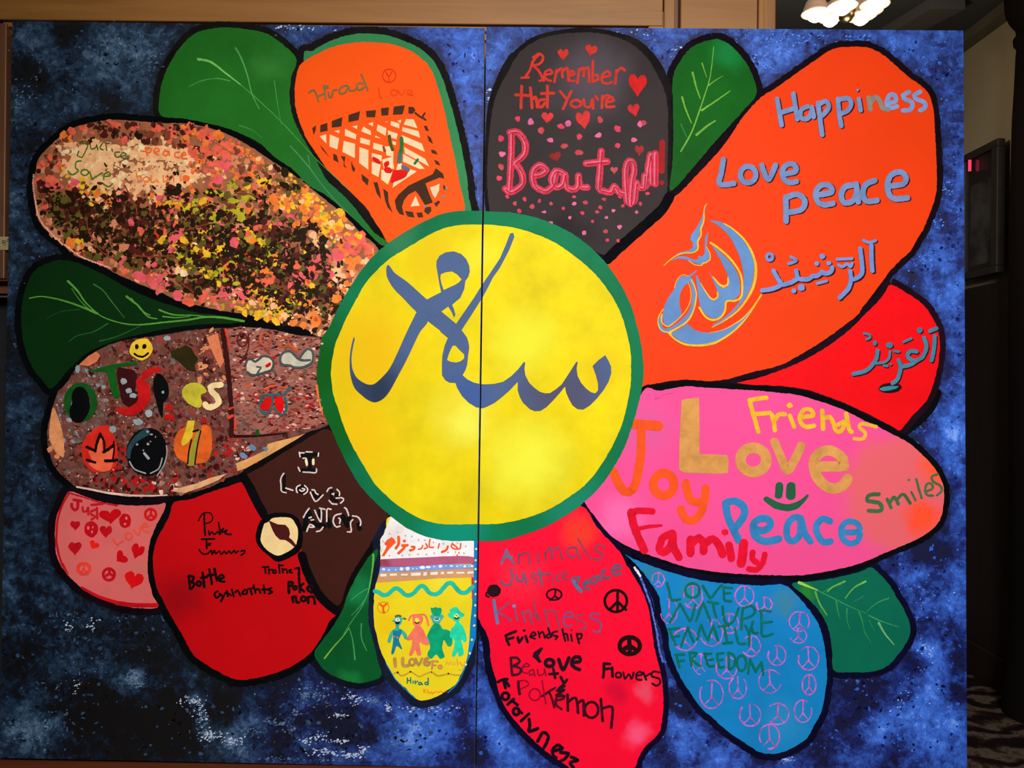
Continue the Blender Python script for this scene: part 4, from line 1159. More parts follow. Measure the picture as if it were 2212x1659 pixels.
for (x, y, w, h, r, c) in ((855, 460, 95, 105, 0, RD), (1095, 425, 105, 100, .2, RD), (1490, 715, 160, 200, 0, (216, 44, 42)), (1460, 935, 105, 120, -.2, (206, 54, 54)), (720, 1000, 110, 100, .1, (232, 66, 66)), (1025, 1015, 130, 165, -.15, (226, 62, 58)), (790, 1335, 105, 90, -.3, (150, 50, 44)), (1505, 1280, 80, 100, 0, (170, 56, 52)), (1290, 1450, 65, 65, 0, (200, 84, 90))):
    Art().heart('C3', x, y, w, h, r).lay('painted_heart', paint(c, (1250, 230), .15, 30), 4, P_)
random.seed(3)
d1, d2, d3 = Art(), Art(), Art()
dots = [(465, 1015), (580, 1040), (670, 1115), (835, 1080), (900, 1055), (1170, 1020), (1320, 1100), (1510, 1055), (1545, 1050), (325, 1180), (335, 1315), (325, 1425), (310, 1520), (745, 1195), (865, 1245), (995, 1165), (1155, 1155), (990, 1300), (1320, 1245), (1460, 1195)]
dots = [(1000 + x * 560 / 2212, y * 560 / 2212) for x, y in dots] + [(1112, 440), (1133, 430), (1176, 458), (1190, 440), (1217, 450), (1240, 440), (1264, 438), (1258, 460), (1190, 482), (1165, 434), (1280, 478), (1262, 503), (1305, 430), (1297, 448), (1310, 470), (1308, 500), (1312, 518), (1338, 490), (1345, 445), (1340, 425), (1372, 424), (1383, 440), (1399, 418), (1375, 458), (1290, 458), (1335, 520), (1325, 455), (1150, 446), (1096, 424), (1084, 478), (1100, 462), (1122, 455), (1231, 470), (1328, 402), (1240, 425)]
cols = [(232, 74, 96), (238, 112, 160), (214, 78, 86)]
for k, (x, y) in enumerate(dots):
    (d1, d2, d3)[k % 3].disc(x, y, random.uniform(5, 8) if k < 20 else random.uniform(3.5, 5.5), random.uniform(5, 8) if k < 20 else random.uniform(3.5, 5.5), 9, .25)
for a, c in zip((d1, d2, d3), cols):
    a.lay('painted_dots', paint(c, (1250, 330), .2, 40), 4, P_, kind='stuff')
BEA = '415,1130 412,1350 395,1620 / 400,1130 470,1130 530,1220 520,1320 440,1390 / 440,1390 500,1470 505,1570 410,1640 360,1610 / 600,1500 660,1490 710,1450 650,1410 595,1470 610,1580 690,1630 740,1610 780,1560 800,1470 850,1480 / 850,1480 790,1460 755,1530 790,1600 850,1570 870,1490 880,1590 930,1620 980,1590 985,1500 1000,1590 1060,1600 / 1180,1290 1165,1500 1160,1610 1200,1630 1260,1640 1290,1590 1330,1640 1370,1650 / 1050,1395 1230,1380 / 1400,1720 1385,1500 1400,1390 1440,1375 1460,1440 1440,1560 1430,1740 1460,1720 1480,1560 / 1480,1560 1500,1600 1540,1600 1550,1500 / 1560,1590 1600,1320 1605,1560 / 1640,1310 1640,1570'
word(P_, 'C3', 60, (216, 62, 82), (1250, 390), BEA, 'large pink word Beautiful', layer=5, rough=.1)
word(P_, 'C3', 24, (238, 112, 140), (1250, 390), BEA, None, layer=6, name='letter_highlight', rough=.3)
Art().strokes('C3', 9, BEA, dx=1.8, dy=1.2, rough=.3).lay('letter_line', paint((190, 36, 44), (1250, 390), .2, 30), 7, P_)
word(P_, 'C3', 50, (172, 44, 42), (1430, 340), '1700,1215 1698,1320 1695,1460 / * 1695,1560 22,22', 'dark red exclamation mark', layer=5)

# ---- big orange petal
P_ = orange_b
BL, SH = (124, 146, 192), (2.6, 1.6)
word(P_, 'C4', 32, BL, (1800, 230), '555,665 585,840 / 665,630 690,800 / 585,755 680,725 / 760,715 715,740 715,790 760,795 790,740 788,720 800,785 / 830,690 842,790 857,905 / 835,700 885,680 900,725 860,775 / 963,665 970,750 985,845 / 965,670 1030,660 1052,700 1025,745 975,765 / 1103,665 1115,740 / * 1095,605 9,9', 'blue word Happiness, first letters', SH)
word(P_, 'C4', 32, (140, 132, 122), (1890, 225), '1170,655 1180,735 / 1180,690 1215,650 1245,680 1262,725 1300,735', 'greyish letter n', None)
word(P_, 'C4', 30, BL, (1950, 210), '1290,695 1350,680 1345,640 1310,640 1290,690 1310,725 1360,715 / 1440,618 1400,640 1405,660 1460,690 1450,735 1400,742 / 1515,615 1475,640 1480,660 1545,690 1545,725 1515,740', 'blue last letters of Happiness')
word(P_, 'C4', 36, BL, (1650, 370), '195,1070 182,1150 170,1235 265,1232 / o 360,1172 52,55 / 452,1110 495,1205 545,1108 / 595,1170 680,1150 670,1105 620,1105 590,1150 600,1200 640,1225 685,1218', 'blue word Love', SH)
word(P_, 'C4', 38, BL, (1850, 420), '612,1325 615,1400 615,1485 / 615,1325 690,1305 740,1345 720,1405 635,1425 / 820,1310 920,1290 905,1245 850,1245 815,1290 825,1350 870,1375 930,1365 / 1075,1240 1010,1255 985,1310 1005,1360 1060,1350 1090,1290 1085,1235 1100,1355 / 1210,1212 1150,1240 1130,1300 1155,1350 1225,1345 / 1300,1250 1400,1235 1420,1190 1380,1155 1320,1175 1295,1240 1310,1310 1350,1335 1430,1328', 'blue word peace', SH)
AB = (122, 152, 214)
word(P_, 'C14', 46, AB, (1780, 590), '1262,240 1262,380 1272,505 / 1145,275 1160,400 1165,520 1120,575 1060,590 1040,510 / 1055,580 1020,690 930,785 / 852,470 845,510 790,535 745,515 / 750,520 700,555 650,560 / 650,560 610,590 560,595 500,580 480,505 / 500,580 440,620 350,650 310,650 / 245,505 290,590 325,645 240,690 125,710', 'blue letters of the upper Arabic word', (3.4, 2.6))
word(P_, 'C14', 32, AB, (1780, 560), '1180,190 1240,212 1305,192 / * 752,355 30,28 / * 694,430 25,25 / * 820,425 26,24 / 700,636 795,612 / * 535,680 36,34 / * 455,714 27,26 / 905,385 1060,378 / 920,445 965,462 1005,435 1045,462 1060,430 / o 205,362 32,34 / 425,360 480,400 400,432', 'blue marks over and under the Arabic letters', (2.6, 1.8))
# round emblem
EB, EY = (112, 152, 206), (250, 202, 62)
em = Art().poly('C12', '820,225 930,235 1010,265 1130,350 1260,480 1350,620 1400,770 1400,950 1370,1100 1280,1270 1160,1420 1000,1550 850,1640 870,1600 1000,1520 1130,1400 1220,1280 1260,1100 1265,950 1230,750 1180,620 1090,450 960,310 880,260')
em.poly('C12', '630,950 650,1080 670,1250 690,1370 760,1470 860,1530 960,1500 1010,1400 1030,1290 1150,1270 1215,1200 1225,1090 1200,950 1130,820 1040,720 920,610 840,540 900,640 980,780 1050,930 1070,1030 1050,1110 1000,1120 920,1060 850,970 795,890 860,1010 910,1130 920,1220 890,1265 840,1250 780,1170 700,1060 650,950', smooth=False)
em.poly('C12', '380,1040 350,1130 260,1260 210,1380 200,1500 230,1610 330,1600 440,1480 415,1330 425,1200 480,1090 560,1030 500,960 420,980')
em.strokes('C12', 56, '500,990 560,1010 600,1100 610,1230 590,1380 520,1500 400,1610 280,1680 190,1680 155,1600 170,1510')
em.strokes('C12', 40, '500,990 570,950 640,890', w1=10)
em.poly('C13', '300,740 400,830 560,885 750,890 880,865 1020,790 1160,680 1290,560 1380,440 1440,340 1500,230 1430,330 1330,450 1220,560 1080,650 950,700 820,730 700,720 610,690 520,610 400,690', smooth=False)
em.poly('C12', '780,0 750,60 710,200 640,320 570,420 560,470 595,530 590,590 540,620 440,640 360,680 460,660 580,655 640,610 660,520 680,400 720,260 750,90', smooth=False)
em.poly('C12', '300,760 400,700 500,700 600,745 660,740 670,690 720,705 750,660 755,450 800,360 775,560 810,640 825,700 790,760 730,785 690,810 600,780 500,740 400,730', smooth=False)
em.lay('emblem', paint(EB, (1530, 640), .1, 10), 4, P_, 'blue calligraphic emblem with yellow edges')
ey = Art()
for w, w1, s in ((16, 40, '1010,265 1130,340 1270,470 1370,630 1425,800 1428,960'), (40, 12, '1428,960 1390,1120 1290,1300 1170,1440 1000,1560 850,1640'), (30, 26, '830,520 920,580 1060,700 1160,820 1230,950 1250,1100 1230,1240 1150,1290 1040,1300 1020,1420 960,1510 860,1545 760,1500 680,1380'),
                 (12, 34, '860,970 940,1065 1000,1100'), (34, 16, '1000,1100 1055,1070 1060,980'), (12, 26, '700,1060 790,1210 860,1272 920,1240 920,1180'), (16, 26, '570,1010 620,1110 640,1230 600,1420 520,1560 390,1650 280,1710'), (8, 18, '530,1050 565,1150 560,1290 500,1420 400,1530 280,1625 215,1610 175,1550 185,1470'),
                 (12, 18, '200,1400 140,1500 135,1600 180,1680 280,1715 310,1722'), (9, 9, '350,1120 370,1040 420,965 480,945 530,965'), (8, 22, '780,0 745,60 740,220 700,330'), (22, 12, '700,330 700,420 660,500 660,600 590,650 460,660 340,710 210,820'), (8, 18, '770,570 820,660 820,740 770,780 730,790'), (18, 10, '730,790 700,820 620,810 540,760')):
    ey.strokes('C12', w, s, w1=w1, rough=.12)
ey.strokes('C13', 24, '280,740 360,820 480,880 620,900 780,890 900,860', w1=34, rough=.12).strokes('C13', 30, '900,860 1040,780 1180,670 1300,540 1400,400 1500,230', w1=8)
ey.strokes('C13', 24, '1500,230 1400,380 1280,520 1150,610 1000,690 820,730', w1=6)
ey.lay('emblem_edge', paint(EY, (1530, 640), .14, 20), 6, P_, 'yellow edge strokes')

# ---- red wedge petal
P_ = red_b
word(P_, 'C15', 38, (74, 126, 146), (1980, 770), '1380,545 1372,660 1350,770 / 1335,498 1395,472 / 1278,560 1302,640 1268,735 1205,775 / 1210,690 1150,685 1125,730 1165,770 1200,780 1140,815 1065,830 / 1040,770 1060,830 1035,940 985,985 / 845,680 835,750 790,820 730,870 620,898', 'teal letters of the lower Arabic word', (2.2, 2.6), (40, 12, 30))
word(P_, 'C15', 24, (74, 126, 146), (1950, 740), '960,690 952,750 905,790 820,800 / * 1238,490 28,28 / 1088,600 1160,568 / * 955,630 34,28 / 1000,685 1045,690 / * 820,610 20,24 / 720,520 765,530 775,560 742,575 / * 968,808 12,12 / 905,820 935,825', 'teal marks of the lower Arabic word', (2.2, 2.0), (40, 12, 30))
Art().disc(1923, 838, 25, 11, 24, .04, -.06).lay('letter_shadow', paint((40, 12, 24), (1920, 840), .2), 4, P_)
patch(P_, 'C15', (66, 134, 152), (1920, 840), ['858,1035 900,1018 960,1008 1045,1012 1020,1035 960,1052 900,1058 870,1050'], None, 'letter_foot', 5)

# ---- pink petal
P_ = pink
OR_ = (255, 90, 38)
word(P_, 'C16', 100, OR_, (1400, 950), '560,440 700,450 840,462', None, name='painted_letter', rough=.04)
word(P_, 'C16', 88, OR_, (1400, 1000), '668,470 668,700 645,880 610,1040 555,1120 500,1110 440,1030 390,910', 'orange letter J of the word Joy', name='painted_letter', rough=.04)
word(P_, 'C16', 88, OR_, (1430, 1040), 'o 893,1042 103,112', 'orange letter o of the word Joy', name='painted_letter', rough=.04)
word(P_, 'C16', 80, OR_, (1490, 1060), '1115,1030 1130,1130 1180,1215 1250,1215 / 1310,1080 1300,1200 1265,1320 1190,1400 1110,1390 1065,1290', 'orange letter y of the word Joy', name='painted_letter', rough=.04)
GD = (222, 156, 84)
patch(P_, 'C16', GD, (1520, 950), ['1070,205 1130,190 1245,178 1248,400 1250,740 1400,745 1520,750 1540,800 1530,930 1450,938 1100,925 1045,900 1050,600'], 'large gold letter L of the word Love', 'painted_letter', var=.14)
word(P_, 'C16', 106, GD, (1630, 990), 'o 1785,800 128,120', 'gold letter o', name='painted_letter', rough=.04, var=.14)
word(P_, 'C17', 86, GD, (1700, 970), '335,620 400,770 465,905 540,790 600,660', 'gold letter v', name='painted_letter', rough=.04, var=.14)
word(P_, 'C17', 104, GD, (1800, 1000), '770,868 900,865 1030,860 1015,790 940,725 850,705 770,745 725,830 750,950 830,1050 930,1085 1010,1060 1062,990', 'gold letter e', name='painted_letter', rough=.04, var=.14)
word(P_, 'C17', 44, (250, 190, 50), (1740, 900), '90,205 180,188 255,182 / 88,205 120,330 175,520 / 120,345 290,330 / 310,350 330,430 340,505 / 335,405 380,350 440,345 / 490,360 530,470 / * 487,258 30,28 / 600,375 720,355 700,305 640,295 590,360 600,430 650,470 730,458 / 810,310 820,490 / 830,385 890,375 925,440 950,510 1000,510 1040,430 1020,420 970,450 / 1050,340 1080,500 1105,520', 'yellow word Friends', rough=.12)
word(P_, 'C17', 36, (240, 180, 60), (1860, 920), '1350,470 1210,440 1180,475 1240,530 1215,590 1130,588', None, name='painted_letter', rough=.12)
patch(P_, 'C17', (40, 98, 66), (1690, 1070), ['345,1100 350,1040 385,1020 422,1040 420,1130 405,1180 370,1188 342,1170'], None, 'smile_eye', smooth=True)
patch(P_, 'C17', (40, 98, 66), (1690, 1070), ['452,1110 462,1040 500,1020 540,1035 548,1110 540,1180 500,1198 455,1175'], None, 'smile_eye', smooth=True)
Art().strokes('C17', 56, '255,1190 350,1250', w1=72).strokes('C17', 72, '350,1250 470,1275 560,1250', w1=66).strokes('C17', 66, '560,1250 620,1205 665,1155', w1=26).lay('smile_mouth', paint((40, 98, 66), (1690, 1070), .12), 4, P_, 'dark green smiling mouth')
PB_ = (56, 130, 186)
word(P_, 'C18', 74, PB_, (1590, 1120), '1510,400 1540,560 1640,770 / 1510,400 1600,378 1690,440 1690,530 1610,640', 'blue letter P of the word Peace', name='painted_letter', rough=.05)
word(P_, 'C17', 74, PB_, (1640, 1140), '130,1490 240,1500 300,1440 270,1390 190,1385 125,1450 150,1560 250,1610 380,1585', 'blue letter e', name='painted_letter', rough=.05)
word(P_, 'C17', 66, PB_, (1710, 1150), '600,1380 530,1370 465,1450 465,1570 520,1610 590,1540 600,1390 640,1530 695,1610', 'blue letter a', name='painted_letter', rough=.05)
word(P_, 'C17', 66, PB_, (1770, 1150), '890,1410 820,1385 755,1450 770,1550 830,1620 895,1610', 'blue letter c', name='painted_letter', rough=.05)
word(P_, 'C17', 60, PB_, (1830, 1150), '1000,1520 1180,1510 1155,1430 1060,1415 1005,1480 1015,1580 1080,1630 1160,1610 1190,1540', 'blue letter e at the end of the word', name='painted_letter', rough=.05)
FR = (232, 22, 48)
word(P_, 'C18', 80, FR, (1400, 1160), '570,490 590,600 640,740 700,870', None, name='painted_letter', layer=5)
word(P_, 'C18', 66, FR, (1400, 1160), '560,500 650,475 780,482', None, name='painted_letter', layer=5)
word(P_, 'C18', 48, FR, (1400, 1160), '640,655 740,635 870,622', 'red letter F of the word Family', name='painted_letter', layer=5, w1=26)
word(P_, 'C18', 76, FR, (1450, 1190), '980,700 890,740 850,850 890,890 960,830 985,710 990,830 1045,940', 'red letter a', name='painted_letter', layer=5)
word(P_, 'C18', 78, FR, (1520, 1180), '1160,760 1160,900 / 1170,800 1245,745 1290,800 1290,880 / 1310,800 1380,755 1440,810 1480,910', 'red letter m', name='painted_letter', layer=5)
word(P_, 'C18', 78, FR, (1575, 1190), '1542,820 1565,950 / * 1503,690 36,32', 'red letter i', name='painted_letter', layer=3)
word(P_, 'C18', 90, FR, (1610, 1190), '1690,800 1680,900 1665,1000', 'red letter l', name='painted_letter', layer=5)
word(P_, 'C18', 58, FR, (1640, 1210), '1780,890 1775,950 1820,990 / 1900,910 1880,990 1820,1060 1740,1055', 'red letter y', name='painted_letter', layer=5)
SG = (66, 106, 66)
word(P_, 'C17', 40, SG, (1890, 1080), '1375,1140 1280,1150 1265,1205 1380,1230 1405,1290 1360,1310 1275,1305', 'green letter S of the word Smiles', name='painted_letter', rough=.12)
word(P_, 'C17', 32, SG, (1950, 1070), '1460,1190 1498,1275 / 1490,1220 1530,1170 1570,1240 / 1560,1190 1620,1140 1688,1230', 'green letter m', name='painted_letter', rough=.15)
word(P_, 'C17', 24, SG, (2000, 1050), '1700,1120 1740,1200 / * 1675,998 12,12 / 1748,990 1775,1090 1803,1180 / 1850,1110 1910,1085 1900,1035 1855,1040 1838,1100 1860,1150 1915,1155 / 1962,940 1905,965 1915,1010 1990,1060 2000,1110 1955,1150', 'green last letters of Smiles', rough=.15)
patch(P_, 'C16', (214, 84, 140), (1420, 860), ['800,190 850,175 860,180 810,198', '870,155 960,132 1005,128 940,148'], None, 'faint_smudge')
# ---- long red petal right of the seam
P_ = red_c
G1, G2, K = (132, 72, 96), (86, 124, 166), (40, 22, 30)
word(P_, 'C19', 26, (110, 104, 140), (1110, 1200), '220,290 245,215 270,140 / 270,140 310,220 350,290 / 240,222 330,215', 'blue grey letter A of the word Animals', rough=.2)
word(P_, 'C19', 18, G1, (1190, 1190), '402,180 405,290 / 405,215 470,170 520,200 525,290 / 610,180 622,280 / 690,170 702,250 / 700,180 745,112 772,240 / 770,155 835,120 880,240 / 1030,112 950,120 930,180 980,222 1035,180 / 1030,120 1050,180 1080,240 / 1050,20 1110,120 1190,240 / 1340,110 1260,90 1240,140 1315,190 1280,250 1220,230', 'dim purple letters of the word Animals', rough=.25)
word(P_, 'C19', 24, (126, 84, 116), (1130, 1250), '322,340 335,420 320,510 260,520 205,480 / 380,410 400,475 450,470 460,390 490,510 / 632,350 645,430 660,520 / 580,408 660,400 750,402', 'purple letters of the word Justice', rough=.2)
word(P_, 'C19', 15, G1, (1190, 1250), '570,390 535,425 605,465 560,510 / 770,410 780,530 / 855,398 820,430 830,480 870,472 / 890,425 930,395 900,375 880,430 940,462', 'thin letters of the word Justice', rough=.25)
word(P_, 'C19', 38, G2, (1250, 1260), '990,460 1030,530 1080,590', None, name='painted_letter')
word(P_, 'C19', 26, (94, 90, 116), (1290, 1250), '990,455 1060,435 1035,500 / 1110,525 1165,492 1140,470 1108,515 1125,560 1175,562 / 1225,430 1190,460 1205,505 1245,490 1262,420 1295,475 / 1350,360 1310,380 1325,440 1395,440 / 1420,365 1505,340 1485,305 1425,335 1435,400 1510,402', 'blue grey word Peace on the red petal', rough=.15)
Art().disc(1067, 1276, 15, 13.5, 22, .05).strokes('C19', 20, '60,600 50,635 80,650').lay('black_spot', paint(K, (1067, 1276), .2), 4, P_, 'round black spot near the seam')
word(P_, 'C19', 20, K, (1200, 1285), 'o 790,625 80,58 / 805,575 800,620 795,640 745,685 / 795,640 840,672', 'small black peace sign', name='peace_sign', rough=.2)
word(P_, 'C19', 30, (28, 16, 20), (1330, 1300), 'o 1460,695 120,118 / 1480,580 1478,700 1480,805 / 1478,700 1390,790 / 1478,700 1570,790', 'black peace sign beside the word Peace', name='peace_sign', rough=.12)
word(P_, 'C19', 46, (36, 14, 16), (1360, 1390), 'o 1610,1180 110,92 / 1605,1095 1610,1180 1610,1250 / 1610,1180 1520,1235 / 1610,1180 1690,1235', 'thick black peace sign', name='peace_sign', rough=.1)
word(P_, 'C19', 34, G2, (1070, 1320), '135,690 150,800 175,935', None, name='painted_letter')
word(P_, 'C19', 22, (140, 76, 110), (1150, 1330), '300,712 230,770 180,815 250,860 322,910 / 365,790 390,910 / 440,812 480,920 / 470,825 520,800 548,940', 'purple letters of the word Kindness', rough=.2)
Art().disc(1110.5, 1309, 4, 3.6).lay('blue_dot', paint((90, 150, 190), (1110, 1309)), 4, P_)
word(P_, 'C19', 16, G1, (1220, 1340), '570,700 590,800 605,900 / 560,850 600,840 640,910 / 690,780 735,980 / 710,812 780,795 820,880 850,1000 / 1100,842 1030,855 1040,900 1130,940 1120,1000 1062,1002', 'thin letters of the word Kindness', rough=.25)
word(P_, 'C19', 18, (110, 84, 130), (1250, 1345), '910,870 990,860 965,815 905,840 895,940 930,975 975,960 / 1280,840 1205,832 1185,880 1290,925 1290,1010 1245,1035 1215,1015', 'blue grey letters of the word Kindness', rough=.2)
word(P_, 'C19', 30, K, (1090, 1380), '265,1075 280,1130 300,1170 / 262,1072 320,1045 375,1025 / 280,1110 345,1092 / 395,1090 410,1145 445,1092 / 480,1075 500,1140 / * 465,1015 18,14', 'black first letters of the word Friendship', rough=.15)
word(P_, 'C19', 22, K, (1180, 1370), '528,1085 590,1062 565,1035 530,1080 580,1105 / 618,1030 632,1090 / 635,1050 665,1032 690,1095 / 745,1050 705,1072 725,1098 755,1075 / 725,990 760,1085 / 820,1025 770,1040 780,1068 825,1080 805,1110 / 880,1000 912,1130 / 890,1062 925,1050 942,1120 / 972,1060 985,1130 / * 978,1012 8,8 / 1035,1050 1045,1100 1062,1155 / 1040,1055 1085,1055 1085,1095 1050,1110', 'black last letters of the word Friendship', rough=.2)
patch(P_, 'C19', K, (1165, 1420), ['550,1300 570,1250 650,1195 672,1208 620,1290 655,1362 620,1366 590,1330'], None, 'painted_letter')
word(P_, 'C19', 40, K, (1220, 1430), 'o 740,1368 46,38 / 840,1330 888,1440 950,1312 / 990,1362 1070,1352 1060,1305 1005,1310 980,1370 1010,1415 1065,1440', 'black word Love on the red petal', rough=.1)
word(P_, 'C19', 28, (70, 22, 40), (1110, 1445), '318,1312 325,1400 335,1500 / 318,1312 390,1315 412,1360 345,1400 / 345,1400 425,1430 410,1485 340,1500', 'black letter B of the word Beauty', rough=.15)
word(P_, 'C19', 15, (130, 20, 44), (1160, 1450), '452,1412 520,1400 490,1372 450,1405 450,1465 500,1482 / 562,1440 520,1460 530,1500 572,1482 / 565,1440 582,1512 / 610,1440 622,1500 680,1482 682,1430 702,1505', 'dim letters of the word Beauty', rough=.25)
word(P_, 'C19', 30, K, (1210, 1460), '780,1430 800,1530 / 738,1490 830,1482 / 860,1520 890,1575 / 930,1550 890,1600 845,1645', 'black last letters of the word Beauty', rough=.15)
word(P_, 'C20', 26, K, (1210, 1500), '905,770 820,820 900,810 815,870 905,880', 'black scribble', name='scribble', rough=.2)
word(P_, 'C20', 32, (74, 18, 36), (1120, 1490), '400,720 405,790 415,855', None, name='painted_letter')
word(P_, 'C20', 15, (140, 12, 40), (1160, 1500), '400,715 480,712 510,755 430,800 / o 580,862 60,64 / 658,710 680,840 700,960', 'thin dark red letters', rough=.25)
word(P_, 'C20', 26, (74, 16, 34), (1200, 1510), '800,790 730,830 660,880 / 735,830 770,920 790,1000 / 810,925 890,905 870,862 818,890 810,970 870,1020', 'dark letters k and e', rough=.2)
word(P_, 'C20', 30, (56, 16, 30), (1280, 1530), '935,862 940,1035 / 945,940 1025,900 1050,1060 / 1055,950 1105,930 1112,1090 / o 1195,1028 74,86 / 1298,910 1318,1150 / 1310,1015 1400,990 1425,1030 1410,1220', 'dark letters m, o and n', rough=.15)
word(P_, 'C20', 32, K, (1330, 1450), '1330,525 1330,600 1322,675 / 1330,525 1395,530 / 1330,590 1390,580 / 1420,570 1425,665', 'black first letters of the word Flowers', rough=.15)
word(P_, 'C20', 22, K, (1390, 1450), 'o 1488,650 30,28 / 1540,620 1560,690 1600,640 1630,690 1655,622 / 1685,655 1745,642 1722,612 1682,640 1690,695 1740,700 / 1760,620 1790,700 / 1785,665 1830,632 / 1935,620 1865,612 1850,660 1930,690 1940,740 1900,765 1855,742', 'black last letters of the word Flowers', rough=.2)
word(P_, 'C20', 34, (26, 10, 26), (1100, 1490), '180,725 230,700 280,695 / 235,700 262,790 / 265,720 298,768 / o 260,880 38,38 / 285,970 350,912 / 335,930 392,975 / o 378,1045 34,36 / 405,1040 440,1062 / 430,1150 515,1072', 'black first letters along the petal edge', rough=.12)
word(P_, 'C20', 36, (26, 10, 26), (1180, 1610), '518,1130 525,1200 518,1262 612,1230 / 610,1370 668,1275 725,1310 710,1380 678,1440 / 780,1478 862,1445 835,1408 772,1460 785,1530 810,1545 / 880,1440 860,1490 945,1500 905,1560 860,1585 / 975,1540 1045,1575 965,1600 1000,1655', 'black last letters along the petal edge', rough=.12)

# ---- blue petal
P_ = blue_p
random.seed(11)
PK = paint((192, 98, 186), (1580, 1400), .3, 60)
for (x, y, rx, ry) in ((205, 255, 65, 75), (575, 440, 100, 120), (1120, 430, 98, 108), (320, 590, 90, 130), (1330, 520, 80, 80), (770, 820, 120, 140), (490, 890, 125, 115), (960, 720, 95, 105), (1700, 700, 105, 105), (1690, 850, 90, 78), (1465, 1060, 95, 105), (1800, 1090, 110, 125), (1390, 1335, 118, 125), (1805, 1370, 72, 108), (770, 1470, 125, 150), (1050, 1400, 92, 118), (655, 1150, 82, 108), (930, 1190, 108, 118), (1190, 960, 98, 110),
                       (960, 1725, -1, 0), (1310, 1710, -1, 0), (1690, 1690, -1, 0), (1245, 1985, -1, 0)):
    if rx < 0:
        x, y, rx, ry = {960: (1180, 1690, 112, 118), 1310: (1470, 1680, 120, 112), 1690: (1740, 1650, 92, 118), 1245: (1385, 1920, 105, 130)}[x]
    k = 450.6 / 2212
    cx, cy, rx, ry = 1380 + x * k, 1200 + y * k, rx * k, ry * k
    a = Art()
    a0 = random.uniform(0, 6.28)
    ga = random.uniform(.0, 1.9)
    m = 26
    q = [(cx + rx * math.cos(a0 + (6.28 - ga) * i / m) + random.uniform(-.5, .5), cy + ry * math.sin(a0 + (6.28 - ga) * i / m) + random.uniform(-.5, .5)) for i in range(m + 1)]
    a.line(q, random.uniform(1.6, 2.6), random.uniform(2.4, 4.2), rough=.35)
    t = random.uniform(-.1, .1) * rx
    a.line(cat([(cx + t, cy - ry * .95), (cx, cy), (cx - t, cy + ry * .35)]), 3.6, 2.4, rough=.3)
    a.line(cat([(cx, cy + ry * .15), (cx - rx * .35, cy + ry * .55), (cx - rx * .6, cy + ry * .72)]), 2.6, 1.8, rough=.3)
    a.line(cat([(cx, cy + ry * .15), (cx + rx * .35, cy + ry * .55), (cx + rx * .55, cy + ry * .72)]), 2.6, 1.8, rough=.3)
    a.lay('peace_sign', PK, 4, P_)
GN = (16, 108, 94)
for s, l in (('300,290 325,380 350,470 440,462 / o 570,370 75,76 / 680,320 725,400 768,450 820,380 880,312 / 900,335 990,345 / 900,335 905,420 915,475 980,485 / 905,405 970,398', 'green word LOVE'),
             ('330,710 385,610 440,512 / 440,512 500,620 550,690 600,522 / 610,690 645,590 682,500 / 682,500 725,600 760,690 / 735,488 840,508 / 790,510 800,580 822,650 / 890,540 900,640 930,720 1000,700 1060,560 / 1090,780 1095,660 1105,560 / 1105,560 1195,532 1235,590 1190,645 1100,672 / 1300,580 1305,720 1315,850 1420,832 / 1285,585 1400,592 / 1300,712 1412,702', 'green word NATURE'),
             ('330,790 360,870 390,950 / 318,780 430,770 / 350,862 430,852 / 450,960 485,860 522,762 / 522,762 550,840 580,912 / 620,890 640,810 662,732 / 662,732 695,820 732,900 / 732,900 762,820 790,742 / 790,742 820,830 840,902 / 905,740 940,920 / 850,752 960,742 / 900,932 990,922 / 1020,780 1040,860 1062,930 1132,935 / 1130,742 1170,830 1172,950 / 1212,702 1172,830 / 1200,770 1215,815 1262,822', 'green word FAMILY'),
             ('400,1060 415,1120 432,1185 / 388,1052 482,1050 / 420,1122 480,1112 / 540,1030 550,1100 562,1165 / 540,1032 615,1040 570,1102 652,1172 / 700,1040 720,1110 742,1172 800,1172 / 690,1042 770,1040 / 720,1112 790,1100 / 832,1042 840,1110 852,1182 900,1182 / 832,1042 900,1032 / 845,1112 890,1102 / 950,1030 955,1110 962,1202 1010,1170 1022,1100 1000,1050 950,1030 / o 1090,1140 50,80 / 1160,1250 1170,1170 1182,1102 / 1182,1102 1210,1170 1242,1232 / 1242,1232 1270,1180 1300,1132 / 1300,1132 1312,1200 1320,1262', 'green word FREEDOM')):
    word(P_, 'C21', 26, GN, (1560, 1360), s, l, layer=6, rough=.18)

# ---- white and yellow petal
P_ = yellow
patch(P_, 'C24', (250, 242, 240), (920, 1180), ['505,55 430,230 380,360 328,430 335,780 1000,745 1720,722 1830,722 1926,735 1926,440 1500,380 1000,200'], 'white top of the petal with small grey dots', 'white_band', 3, blobs=((850, 1150, 30, (236, 222, 216), .8),))
patch(P_, 'C24', (184, 92, 122), (900, 1215), ['332,775 700,755 1000,745 1400,725 1720,720 1830,720 1930,740 1940,850 1430,860 1100,885 800,900 325,912'], 'mauve band across the petal', 'mauve_band', 4, blobs=((830, 1215, 24, (160, 62, 84), .9),))
patch(P_, 'C24', (124, 160, 226), (900, 1230), ['325,910 800,895 1100,882 1430,860 1942,868 1926,935 1400,950 1000,968 312,1003'], 'pale blue band with white dots', 'blue_band', 4)
patch(P_, 'C24', (214, 154, 106), (900, 1245), ['312,1000 1000,965 1400,945 1926,930 1922,1085 1300,1100 800,1140 262,1172'], 'tan band with white dashes', 'tan_band', 4)
a = Art()
